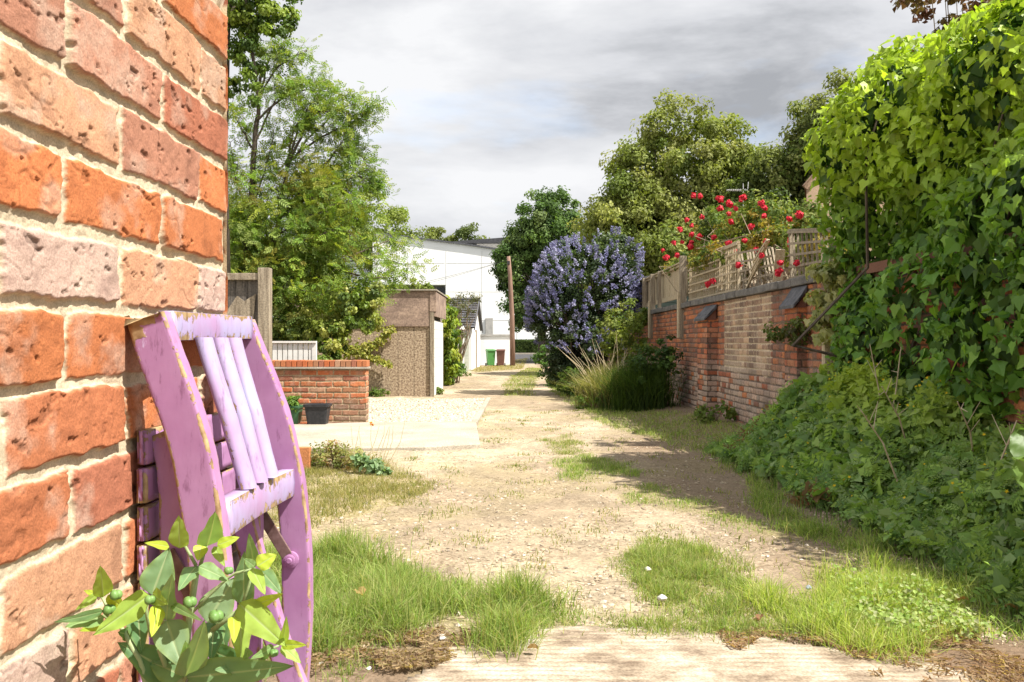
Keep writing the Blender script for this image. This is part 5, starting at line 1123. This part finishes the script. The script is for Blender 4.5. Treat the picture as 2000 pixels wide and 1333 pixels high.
# ------------------------------------------------------------------ red climbing rose
ro = empty('climbing_rose', (3.6, 13, 0), 0, 'climbing rose with many red blooms sprawling over the trellis', 'rose')
er = [((3.02, 13.4, 2.28), (.14, 1.3, .16)), ((3.60, 15.2, 2.75), (.5, .9, .55)), ((3.75, 13.6, 2.75), (.5, 1.0, .6)), ((3.25, 16.6, 2.42), (.3, .9, .22)), ((3.4, 14, 2.2), (.3, 1.6, .35)), ((3.5, 11.9, 2.25), (.35, 1.1, .32)), ((3.5, 10.3, 2.15), (.25, .7, .25)), ((3.55, 10.7, 2.45), (.22, .4, .2)), ((3.35, 9.2, 1.95), (.2, .7, .25))]
g, C = clump_crown(rng, er, 400, .15, 62, .055, [(.11, .17, .03), (.18, .23, .05), (.07, .11, .025), (.24, .27, .07), (.30, .22, .04)], shape='wide', rmin=.3, hang=.2)
mk('foliage', g[0], g[1], M_leaf, ro, g[2]); mb = MB()
for i, c_ in enumerate(C[:90]): limb(mb, (3.4, 10.5 + (i % 5) * 1.4, 1.4), c_, .012, .004, rng, .07, 5, 4)
mb.build('stem', M_twig, ro)
Pb = unit(rng.normal(0, 1, (30, 3))); V, F, kv = leaf_geo(Pb * .026, Pb, .036, 'wide', rng, 0, jit=.35)
V = V.reshape(-1, 3); mb = MB(); mb.blob((0, 0, 0), .034, 8, 6); Vb = np.concatenate(mb.v); nb_ = len(V)
M_red = noisy('red_petal', (.42, .008, .02), (.62, .02, .045), 30, .55)
bm_v = np.concatenate([V, Vb]); bm_f = [F[0], np.array(mb.q) + nb_]; first = None
RS = [(465, 88), (500, 92), (605, 108), (652, 132), (712, 110), (820, 130), (838, 152), (832, 193), (508, 200), (430, 215), (455, 245), (455, 290), (400, 270), (405, 330), (362, 332), (455, 330), (450, 355), (495, 300), (330, 408), (660, 225), (685, 155), (605, 155), (765, 250), (570, 305), (653, 335), (733, 322),
      (843, 327), (685, 378), (788, 372), (700, 450), (540, 548), (567, 532), (970, 325), (1015, 185), (918, 438), (915, 480), (820, 400), (965, 210), (1003, 440), (650, 183), (305, 372), (380, 400), (975, 345), (905, 492), (1020, 190), (592, 100), (725, 98), (318, 412), (645, 340), (395, 262)]
for i, (a, b_) in enumerate(RS):
    px, py = 1180 + a / 2.665, 350 + b_ / 2.665; xw = (2.86 if py > 500 else 3.02 + .1 * rng.random()) if py > 460 else 3.10 + .12 * rng.random(); d = xw * FPX / (px - 1000); p = Wp(px, py, d)
    if first is None:
        first = mk('rose_bloom', bm_v, bm_f, M_red, ro, local=True); o = first
    else: o = first.copy(); COL.objects.link(o); o.parent = ro
    o.location = np.array(p) - np.array(ro.location); sc_ = rng.uniform(.85, 1.25) * (1.15 if d > 13 else 1.0); o.scale = (sc_,) * 3; o.rotation_euler = tuple(rng.uniform(0, 6, 3))

# ------------------------------------------------------------------ big ivy on the right
bi = empty('giant_ivy', (3.3, 6.2, 0), 0, 'huge glossy green ivy mass engulfing the wall at the right edge', 'climber')
ei = [((3.62, 6.5, 2.35), (.90, 1.35, 1.12)), ((3.22, 7.4, 2.3), (.72, .6, .88)), ((2.98, 5.1, 1.72), (.32, 1.25, .52)), ((2.96, 6.4, .95), (.27, 1.25, .95)), ((2.95, 5.3, 1.2), (.22, .7, .5)), ((2.95, 4.6, 1.45), (.25, .7, .5)), ((2.9, 7.3, 1.0), (.2, .4, .6)), ((3.05, 6.9, 2.72), (.52, .7, .64)), ((2.85, 7.25, 2.6), (.42, .5, .48)), ((3.3, 5.8, 2.75), (.5, .8, .6)), ((3.75, 5.0, 2.15), (.85, 1.3, .95)), ((3.65, 3.6, 1.85), (.8, 1.2, .9)), ((3.22, 6.7, 1.35), (.42, .95, .95)), ((3.35, 5.7, 1.75), (.52, .9, .75)), ((3.05, 7.45, 1.45), (.24, .4, .6)), ((3.10, 6.6, .75), (.26, .8, .55)), ((3.9, 5.9, 2.95), (.7, .9, .55))]
Pc, Dc = ell_points(rng, ei, 52000, .78); vis = Dc[:, 0] < .75; Pc, Dc = Pc[vis], Dc[vis]
clr = fbm(Pc[:, 1] * 2.2 + Pc[:, 0], Pc[:, 2] * 2.2, 88, 3)
Pc = Pc + Dc * ((clr - .5) * .5)[:, None]; size = (.022 + .052 * rng.uniform(0, 1, len(Pc)) ** 1.3) * np.clip(.62 + .13 * Pc[:, 1], .9, 1.35)
V, F, kv = leaf_geo(Pc, unit(Dc + np.array((-.15, -.1, .35))), size, 'ivy', rng, .45, jit=.7)
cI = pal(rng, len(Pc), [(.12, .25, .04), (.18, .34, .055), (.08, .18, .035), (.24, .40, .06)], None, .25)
hi_ = sst(1.5, 2.7, Pc[:, 2] + .7 * (clr - .5))[:, None]; cI = cI * (1 - hi_) + np.array((.40, .54, .05)) * hi_ * rng.uniform(.6, 1.15, len(Pc))[:, None]  # sunlit top painted in: higher leaves blend to bright yellow green
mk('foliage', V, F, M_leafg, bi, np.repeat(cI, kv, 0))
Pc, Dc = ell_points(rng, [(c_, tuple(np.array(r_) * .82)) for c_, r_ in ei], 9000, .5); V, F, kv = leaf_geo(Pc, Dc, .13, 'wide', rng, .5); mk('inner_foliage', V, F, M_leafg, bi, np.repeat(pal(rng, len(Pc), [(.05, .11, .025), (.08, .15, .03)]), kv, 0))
mb = MB()
for i in range(26):
    y = rng.uniform(5.2, 7.7); e_ = Pc[rng.integers(len(Pc))]; limb(mb, (3.0, y, 0), e_, .025, .006, rng, .06, 6, 5)
mb.build('stem', M_bark, bi)
vi = empty('variegated_ivy', (2.85, 7.75, .6), 0, 'cream edged variegated ivy trailing down beside the pale gate post', 'climber')
g, _ = clump_crown(rng, [((2.78, 7.75, 1.55), (.15, .3, .3)), ((2.86, 7.6, 1.15), (.13, .22, .4)), ((2.92, 7.45, .8), (.10, .2, .3)), ((2.75, 7.9, 1.2), (.09, .12, .28))], 75, .08, 26, .062, [(.40, .40, .18), (.16, .23, .05), (.30, .33, .12), (.48, .45, .24)], shape='ivy', rmin=.3, hang=.7)
mk('foliage', g[0], g[1], M_leafg, vi, g[2]); mb = MB(); mb.tube([(2.88, 7.6, 0), (2.9, 7.6, 1), (2.85, 7.7, 1.7)], .012, 5); mb.build('stem', M_twig, vi)
bush('copper_shrub', [((4.1, 8.3, 4.2), (.5, .5, .35)), ((4.6, 8.2, 3.95), (.5, .5, .4)), ((4.2, 8.3, 3.6), (.5, .5, .4))], 90, .12, 45, .06, [(.16, .07, .05), (.24, .12, .07), (.12, .09, .03)], 'coppery brown shrub top poking out above the giant ivy', base=(4.3, 8.3, 0), hang=.1, stems=40)
# ------------------------------------------------------------------ weeds, grass and litter
rng = np.random.default_rng(91)
def bank_h(x, y):
    f = sst(2.02 + .10 * np.sin(y * 2.1), 2.7, x + .12 * (fbm(x * 3, y * 3, 7, 2) - .5)); e_ = sst(9.6, 7.4, y) * sst(1.5, 3.2, y)
    return (.10 + (.36 + .40 * sst(4.8, 7.2, y)) * f ** .8) * e_ * (.35 + 1.15 * fbm(x * 2.3, y * 2.3, 12, 3))
n = 36000; x = 1.82 + (2.95 - 1.82) * rng.uniform(0, 1, n) ** 1.0; y = rng.uniform(2.6, 9.6, n); hh = bank_h(x, y); t_ = rng.uniform(.25, 1.05, n) ** .6
keep = (hh > .03) & (x > 1.95 + .12 * (fbm(x * 5, y * 5, 3, 2) - .5) * 2); x, y, hh, t_ = x[keep], y[keep], hh[keep], t_[keep]
P = np.stack([x, y, zg(x, y) + hh * t_], -1); cl = fbm(x * 2.4, y * 2.4, 17, 3)
Nn = unit(np.stack([-.6 - 0 * x, -.35 + 0 * x, .9 + 0 * x], -1)); sz = .022 + .07 * rng.uniform(0, 1, len(P)) ** 1.6
c = pal(rng, len(P), [(.20, .33, .07), (.29, .42, .085), (.13, .23, .07), (.26, .35, .15)]); up_ = sst(.45, .6, cl + .25 * (t_ - .6))[:, None] * sst(.3, .8, P[:, 2])[:, None]
c = c * (1 - up_ * .75) + np.array((.38, .47, .05)) * up_ * .75  # sunlight put into the colour: upper weed leaves turn yellow green
dead = (hsh((x * 3).astype(int), (y * 3).astype(int), 5) > .93) & (rng.uniform(0, 1, len(x)) < .5); c[dead] = np.array((.28, .17, .08)) * rng.uniform(.6, 1.2, (dead.sum(), 1))
parts_ = []; tp_ = (fbm(P[:, 0] * 1.7 + 4, P[:, 1] * 1.3, 19, 3) + rng.normal(0, .10, len(P)))
for m_, shp, k_s in ((tp_ < .42, 'wide', .8), ((tp_ >= .42) & (tp_ < .53), 'pin', 1.5), (tp_ >= .53, 'ivy', 1.0)):
    V, F, kv = leaf_geo(P[m_], Nn[m_], sz[m_] * k_s, shp, rng, .2, hdir=(-.7, -.3, -.1), jit=.7); parts_.append((V, F, np.repeat(c[m_], kv, 0)))
X2 = rng.uniform(1.85, 2.9, 5000); Y2 = rng.uniform(2.6, 9.3, 5000); H2 = bank_h(X2, Y2) * rng.uniform(.6, 1.2, 5000); k_ = H2 > .04
parts_.append(blades(rng, X2[k_], Y2[k_], H2[k_], np.full(k_.sum(), .006), [(.10, .17, .04), (.14, .2, .06)], .35))
n = 90; X2 = rng.uniform(2.0, 2.85, n); Y2 = rng.uniform(3, 8.8, n); P = np.stack([X2, Y2, zg(X2, Y2) + bank_h(X2, Y2) * 1.04 + .02], -1)
V, F, kv = leaf_geo(P, np.tile((-.5, -.6, .8), (n, 1)), .021, 'star', rng, 0, jit=.3); parts_.append((V, F, np.tile((.75, .52, .02), (len(V), 1))))
g = join_geo(parts_); o = mk('weed_bank', g[0], g[1], M_leaf, None, g[2]); tag(o, 'bank of leafy weeds with tiny yellow flowers at the foot of the giant ivy', 'weeds', kind='stuff')
M_stalk = noisy('dead_stalk', (.38, .30, .2), (.5, .42, .3), 20)
ds = empty('dead_stems', (2.6, 6.5, .5), 0, 'pale dead branching stalks standing up out of the weed bank', 'dead stalks'); mb = MB()
for (b0, e_) in (((2.62, 6.3, .3), (2.45, 6.1, 1.0)), ((2.55, 6.1, .3), (2.62, 6.0, .98)), ((2.5, 5.6, .3), (2.2, 5.3, .75)), ((2.25, 5.2, .2), (2.0, 5.1, .62)), ((2.6, 5.0, .3), (2.35, 4.7, .7)), ((2.4, 4.6, .15), (2.55, 4.5, .62))):
    b0 = np.array(b0); e_ = np.array(e_); mid = (b0 + e_) / 2 + (.02, 0, .02); mb = MB(); mb.tube([b0, mid, e_], [.006, .005, .003], 5)
    for k in range(4): s_ = mid + (e_ - mid) * rng.uniform(0, .9); mb.tube([s_, s_ + rng.normal(0, .05, 3) + (0, 0, .08)], [.003, .0015], 4)
    mb.build('stalk', M_stalk, ds)
# broad leaved burdock at the right edge
bd = empty('burdock', (2.05, 3.45, float(zg(2.05, 3.45))), 0, 'broad crinkled leaves of a burdock at the right edge of the weed bank', 'plant')
pl_ = []; gb_ = np.array((2.06, 3.5, .02))
for (tx, ty, tz, wd_, cc) in ((1.90, 3.40, .68, .15, (.17, .27, .07)), (1.95, 3.35, .55, .18, (.15, .24, .07)), (1.90, 3.30, .38, .22, (.07, .15, .05)), (2.15, 3.3, .6, .2, (.1, .2, .05)), (1.92, 3.2, .22, .22, (.05, .12, .04)), (2.2, 3.6, .7, .2, (.08, .17, .04)), (2.0, 3.05, .25, .2, (.05, .12, .04)), (2.1, 3.7, .75, .18, (.12, .2, .05)), (2.25, 3.2, .4, .2, (.06, .13, .04))):
    tp = np.array((tx, ty, tz)); st_ = gb_ + (tp - gb_) * .45 + (.06, 0, .12); ax = tp - st_; Lh = np.linalg.norm(ax); ax /= Lh; sd2 = unit(np.cross(ax, (-.3, -.8, .5))); nn = np.cross(sd2, ax); ts = np.linspace(0, 1, 12); pf = np.sin(np.pi * ts ** .7) ** .6; pf[-1] = .02; pf[0] = .25; V = []; C2 = []
    for i, q_ in enumerate(ts):
        for j, a in enumerate(np.linspace(-1, 1, 9)):
            V.append(st_ + ax * Lh * q_ + sd2 * a * pf[i] * wd_ / 2 + nn * (abs(a) * .03 + .012 * math.sin(q_ * 21 + a * 6) * abs(a) + .02 * math.sin(q_ * 3)) + np.array((0, 0, -.10 * q_ ** 2)))
            m_ = np.array(cc) * rng.uniform(.85, 1.15); C2.append(m_ * .5 + np.array((.3, .36, .2)) * .5 if abs(a) < .1 else m_)
    pl_.append((np.array(V), [np.array([(i * 9 + j, i * 9 + j + 1, i * 9 + j + 10, i * 9 + j + 9) for i in range(11) for j in range(8)])], np.array(C2)))
g = join_geo(pl_); mk('leaves', g[0], g[1], M_leafg, bd, g[2], smooth=True); mb = MB()
for V, _, _ in pl_: mb.tube([gb_, V[4]], [.008, .006], 5)
mb.build('stem', M_stem, bd)

def scatter(poly, n, seed, edge=.10):
    r_ = np.random.default_rng(seed); p = np.array(poly); lo, hi = p.min(0) - .1, p.max(0) + .1; X = []; Y = []; c = 0
    while c < n:
        x = r_.uniform(lo[0], hi[0], n * 3); y = r_.uniform(lo[1], hi[1], n * 3)
        wx = x + edge * 3.4 * (fbm(x * 4, y * 4, seed, 3) - .5); wy = y + edge * 7 * (fbm(x * 4 + 7, y * 3, seed + 1, 3) - .5)
        k = inpoly(wx, wy, poly) & (fbm(x * 8, y * 6, seed + 2, 3) > .40 + .16 * r_.uniform(-1, 1, len(x))); X.append(x[k]); Y.append(y[k]); c += k.sum()
        if k.sum() == 0: break
    return np.concatenate(X)[:n], np.concatenate(Y)[:n]
GG = [(.20, .31, .06), (.28, .40, .09), (.37, .45, .14), (.14, .22, .05), (.42, .40, .18)]; GY = [(.42, .52, .10), (.33, .44, .08), (.50, .55, .18), (.50, .46, .22)]; GD = [(.34, .29, .12), (.26, .25, .08), (.40, .34, .17), (.17, .20, .05)]
for (poly, n, hmin, hmax, wd_, cols, seed, label, lean) in (
        (gA, 21000, .035, .16, .0034, GG + [(.34, .33, .13)], 1, 'long bright green grass beside the lilac chair', .55),
        (gB, 15000, .015, .075, .0032, GG + [(.30, .30, .11), (.30, .30, .11)], 2, 'short green grass patch in the middle near the concrete slab', .6),
        (gC, 12500, .03, .14, .0034, GY + [(.16, .25, .04)], 3, 'yellow green sunlit grass tuft near the weed bank', .6),
        (gD, 3200, .02, .06, .004, GG, 4, 'small grass island in the middle of the lane', .7), (gE, 1500, .02, .05, .004, GG + GD, 5, 'faint grass tuft beyond the grass island', .7),
        (gF, 14000, .02, .07, .004, GD, 6, 'dry yellow grass before the concrete apron', .8), (gG, 12000, .02, .09, .006, GG + [(.2, .19, .08)], 7, 'grass verge along the foot of the brick wall', .7),
        (gH, 5000, .03, .09, .012, GD + GG, 8, 'grassy strip down the centre of the far lane', .7), (gH2, 4500, .03, .12, .016, GD + [(.36, .24, .14)], 9, 'dry grass strip before the bins', .7),
        (gI, 1500, .015, .05, .004, GG, 10, 'thin grass growing in the shaded gravel', .7), (gJ, 3600, .03, .12, .0045, GG, 11, 'grass fringe along the front of the weed bank', .7)):
    X, Y = scatter(poly, n, seed); X = X + rng.normal(0, .035, len(X)); Y = Y + rng.normal(0, .06, len(X)); k = fbm(X * 6, Y * 6, seed + 30, 3); H = hmin + (hmax - hmin) * np.clip(k * 2.2 - .65 + rng.normal(0, .2, len(X)), 0, 1.3)
    V, F, C = blades(rng, X, Y, H, np.full(len(X), wd_), cols, lean * 1.45); o = mk('grass', V, F, M_grass, None, C); tag(o, label, 'grass', kind='stuff')
# scattered small tufts over the lane
nt_ = 280; cx = rng.uniform(-1.6, 2.2, nt_); cy = 3.3 * (16 / 3.3) ** rng.uniform(0, 1, nt_); k = rng.integers(8, 40, nt_); ix = np.repeat(np.arange(nt_), k); X = cx[ix] + rng.normal(0, .03, len(ix)) * (1 + cy[ix] / 12); Y = cy[ix] + rng.normal(0, .05, len(ix)) * (1 + cy[ix] / 12)
V, F, C = blades(rng, X, Y, rng.uniform(.012, .045, len(X)), .003 + .0004 * Y, [(.30, .30, .09), (.20, .24, .06), (.38, .34, .13), (.12, .18, .04)], .8); o = mk('grass', V, F, M_grass, None, C); tag(o, 'tiny scattered tufts of grass all over the sandy lane', 'grass', kind='stuff')
# clover on the yellow tuft
X, Y = scatter(gpoly([(1640, 1180), (1760, 1150), (1880, 1200), (1890, 1240), (1790, 1265), (1660, 1240)]), 1300, 55); P = np.stack([X, Y, zg(X, Y) + rng.uniform(.02, .085, len(X))], -1)
V, F, kv = leaf_geo(P, np.tile((0, -.3, 1.), (len(P), 1)), .019, 'wide', rng, 0, jit=.5); o = mk('clover', V, F, M_leaf, None, np.repeat(pal(rng, len(P), [(.22, .33, .06), (.30, .40, .10), (.38, .40, .2)]), kv, 0)); tag(o, 'pale round leaved clover growing in the yellow green tuft', 'clover', kind='stuff')
# gravel
n = 42000; y = 3.0 * (14 / 3.0) ** rng.uniform(0, 1, n); x = rng.uniform(-.62, .62, n) * y; k = (x < 2.3) & (x > -2.4) & (fbm(x * 3, y * 3, 6, 3) > .40); x, y = x[k], y[k]
r_ = .0035 + .0125 * rng.uniform(0, 1, len(x)) ** 4; V, F, kv = ico(rng, np.stack([x, y, zg(x, y) + r_ * .15], -1), r_)
M_stone = colmat('stone', .9, 200, .15, .2, .001)
o = mk('gravel', V, F, M_stone, None, np.repeat(pal(rng, len(x), [(.36, .29, .20), (.28, .22, .15), (.20, .16, .12), (.46, .40, .32)], [.4, .35, .1, .15]), kv, 0)); tag(o, 'fine loose gravel strewn over the lane', 'gravel', kind='stuff')
n = 9000; px = rng.uniform(718, 945, n); py = rng.uniform(780, 831, n); d = CAM_Z * FPX / (py - 684); x = (px - 1000) / FPX * d; k = inpoly(x, d, pDrive); x, d = x[k], d[k]; r_ = rng.uniform(.012, .03, len(x)); V, F, kv = ico(rng, np.stack([x, d, zg(x, d) + r_ * .2], -1), r_)
o = mk('gravel', V, F, M_stone, None, np.repeat(pal(rng, len(x), [(.50, .44, .35), (.42, .36, .27), (.30, .24, .17)], [.5, .4, .1]), kv, 0)); tag(o, 'pale chippings on the drive before the brown garage', 'gravel', kind='stuff')
# straw and debris on the bare earth
def debris(poly, n, seed, label, cols):
    X, Y = scatter(poly, n, seed); a = rng.uniform(0, 6.28, len(X)); l = rng.uniform(.01, .045, len(X)); w_ = rng.uniform(.0008, .002, len(X)); Z = np.maximum(zg(X, Y), base_z(Y) + (.014 if 'slab' in label else 0)) + .006; dx, dy = np.cos(a), np.sin(a)
    V = np.stack([np.stack([X - dx * l / 2 - dy * w_, Y - dy * l / 2 + dx * w_, Z], -1), np.stack([X - dx * l / 2 + dy * w_, Y - dy * l / 2 - dx * w_, Z], -1), np.stack([X + dx * l / 2 + dy * w_, Y + dy * l / 2 - dx * w_, Z + rng.uniform(-.002, .012, len(X))], -1), np.stack([X + dx * l / 2 - dy * w_, Y + dy * l / 2 + dx * w_, Z + .004], -1)], 1).reshape(-1, 3)
    F = [np.arange(len(X) * 4).reshape(-1, 4)]; o = mk('straw_litter', V, F, M_grass, None, np.repeat(pal(rng, len(X), cols), 4, 0)); tag(o, label, 'dry litter', kind='stuff')
debris(gpoly([(600, 1270), (700, 1225), (860, 1225), (1000, 1240), (870, 1270), (820, 1333), (600, 1345)]), 3200, 61, 'dry straw and roots on the bare earth left of the slab', [(.42, .32, .18), (.30, .2, .11), (.16, .10, .06)])
debris(gpoly([(1430, 1245), (1600, 1225), (1800, 1260), (1900, 1240), (2000, 1333), (1800, 1345), (1560, 1280)]), 3600, 62, 'dry reddish litter right of the concrete slab below the clover', [(.45, .33, .2), (.32, .2, .11), (.2, .12, .07)])
debris(gpoly([(1180, 800), (1320, 800), (1480, 860), (1480, 900), (1300, 850)]), 2500, 63, 'dead twigs along the foot of the old wall', [(.36, .29, .22), (.22, .16, .11)])
# fallen leaves
fl = None
SPOT = [(705, 1210, .055, (.50, .34, .15)), (1880, 1192, .05, (.42, .22, .10)), (1975, 1207, .05, (.38, .19, .10)), (1675, 1017, .05, (.40, .20, .12)), (1785, 1075, .035, (.42, .26, .12)), (1485, 1228, .04, (.30, .15, .09)), (1950, 1018, .04, (.45, .25, .14)), (1580, 998, .04, (.2, .07, .05)), (1040, 1289, .035, (.25, .16, .06))]
WHERE = ['pale dry leaf in the long grass right of the lilac chair', 'orange brown leaf at the right tip of the clover tuft', 'curled brown leaf by the right edge of the lane', 'red brown leaf under the weed bank, nearest the shaded gravel', 'small tan leaf on the shaded soil before the weed bank', 'dull brown leaf on the near rim of the middle grass patch', 'orange leaf resting on the weeds by the burdock', 'dark red leaf at the upper end of the weed bank', 'crumpled little leaf lying on the concrete slab']
for (px, py, s_, cc), lab in zip(SPOT, WHERE):
    x, y = Gp(px, py); z = float(max(zg(x, y), base_z(y) + .02)) + .015; z += .06 if 'grass right' in lab or 'resting' in lab else 0
    ts = np.linspace(0, 1, 7); V = []
    for q_ in ts:
        for a in (-1, -.5, 0, .5, 1): V.append((a * math.sin(math.pi * min(q_ + .05, 1)) ** .7 * .38 * (1 + .3 * math.sin(q_ * 20)), q_ - .5, abs(a) * .22 + .12 * math.sin(q_ * 4) + .05 * rng.random()))
    V = np.array(V) * s_; F = np.array([(i * 5 + j, i * 5 + j + 1, i * 5 + j + 6, i * 5 + j + 5) for i in range(6) for j in range(4)])
    o = mk('fallen_leaf', V, [F], M_grass, None, np.array(cc) * np.ones((len(V), 1))); o.location = (x, y, z); o.rotation_euler = (rng.uniform(-.4, .4), rng.uniform(-.4, .4), rng.uniform(0, 6)); tag(o, lab, 'leaf')
# pale stones
PS = [(865, 1253, .022, 'white flint at the edge of the slab by the long grass'), (628, 1300, .018, 'white stone lowest at the left by the chair'), (722, 1308, .014, 'small white pebble on the bare earth left of the slab'), (1292, 1186, .03, 'white crumpled stone at the near left of the middle grass patch'), (1265, 1128, .025, 'white stone left of the middle grass patch, farther one'), (1478, 1225, .022, 'reddish stone in the near rim of the middle grass patch'), (1578, 1163, .022, 'blue grey flat stone between the two right grass patches'), (816, 1083, .014, 'small white pebble above the long grass'), (1620, 1280, .014, 'pale pebble in the reddish litter')]
for px, py, r0, lab in PS:
    x, y = Gp(px, py); V, F, _ = ico(rng, np.array([(0, 0, 0.)]), np.array([r0])); o = mk('stone', V, F, M_stone, None, np.array((.26, .29, .34) if 'blue' in lab else (.35, .2, .13) if 'reddish' in lab else (.55, .52, .47)) * np.ones((6, 1)), bevel=r0 * .25); o.location = (x, y, float(zg(x, y)) + r0 * .35 + (.02 if 'rim' in lab or 'grass patch' in lab else 0)); tag(o, lab, 'stone')
# poppy stalks and weeds before the apron
pp = empty('poppy_plant', (-1.15, 7.3, float(zg(-1.15, 7.3))), 0, 'thin dry stalks with one orange poppy before the pale apron', 'flower'); mb = MB(); D2 = 7.3
zz = lambda a, b_: Wp(560 + a / 5, 780 + b_ / 5, D2)
for pts in ([(660, 560), (640, 400), (630, 262)], [(640, 590), (690, 400), (712, 262)], [(740, 560), (720, 420), (705, 300)], [(850, 560), (820, 400), (825, 262)], [(790, 580), (860, 420), (905, 262)], [(940, 600), (990, 420), (1010, 262)], [(960, 600), (1030, 420), (1040, 262)], [(1000, 620), (1110, 420), (1155, 220)], [(850, 590), (950, 350), (955, 262)], [(1050, 740), (1070, 660), (1085, 590)], [(1270, 860), (1295, 800), (1310, 765)], [(900, 590), (980, 330), (1000, 270)]):
    mb.tube([zz(*q_) for q_ in pts], [.0026, .002, .0013], 4)
mb.build('stem', noisy('dry_stem', (.38, .34, .16), (.5, .45, .25), 10), pp)
c0 = np.array(zz(825, 248)); Pb = unit(rng.normal(0, 1, (9, 3)) + (0, 0, .6)); V, F, kv = leaf_geo(c0 + Pb * .006, Pb, .026, 'wide', rng, 0, jit=.2); mk('bloom', V, F, M_petal, pp, np.tile((.75, .30, .03), (len(V), 1)))
g, _ = clump_crown(rng, [(zz(850, 640), (.07, .08, .04)), (zz(960, 690), (.06, .08, .03)), (zz(720, 590), (.07, .1, .03))], 30, .04, 14, .055, [(.22, .33, .17), (.28, .38, .2), (.17, .26, .12)], shape='dia', rmin=.1, hang=0, up=.9); mk('leaves', g[0], g[1], M_leaf, pp, g[2])
bush('low_weed', [((-1.52, 7.6, .05), (.24, .2, .13)), ((-1.3, 7.5, .0), (.24, .2, .08)), ((-1.64, 7.5, .02), (.14, .15, .12))], 70, .06, 38, .022, [(.26, .28, .08), (.34, .31, .12), (.18, .22, .06), (.36, .24, .11)], 'low bushy weed hiding the edge of the apron beside the loose brick', 'weed')
for i, (px, py, lab) in enumerate(((740, 776, 'green weed at the left foot of the garage wall'), (802, 774, 'long low weed at the middle foot of the garage wall'), (850, 771, 'weed at the foot of the garage corner post'), (1160, 800, 'green weed at the near side of the dry grass clump'), (1245, 795, 'weed at the foot of the dark green grass clump'), (905, 736, 'tiny weed by the sage garage door'), (1400, 838, 'weed at the foot of the brick pier'))):
    x, y = Gp(px, py); s_ = .16 if i < 3 else .22
    bush('wall_weed', [((x, y - .05, float(zg(x, y)) + s_ * .45), (s_ * 1.6, s_, s_ * .6))], 16, .08, 40, .045, [(.10, .17, .03), (.17, .22, .05)], lab, 'weed', stems=6)
bush('green_bush', [((-1.65, 27.0, .15), (.25, .5, .3))], 24, .1, 50, .06, [(.08, .15, .03), (.13, .2, .04)], 'dark weed below the ivy column by the lane', 'weed')
# tall trees standing off the right of the road junction shade it
tree('round_tree', (9.5, 66, -.5), [((9.5, 66, 6.5), (4.5, 5, 4)), ((8, 63, 5.5), (3, 3, 3))], 120, .9, 90, .26, [(.07, .12, .03), (.10, .16, .04)], 'tree behind the blue shrub shading the far road', 'tree', .3, seed=71, nl=10)
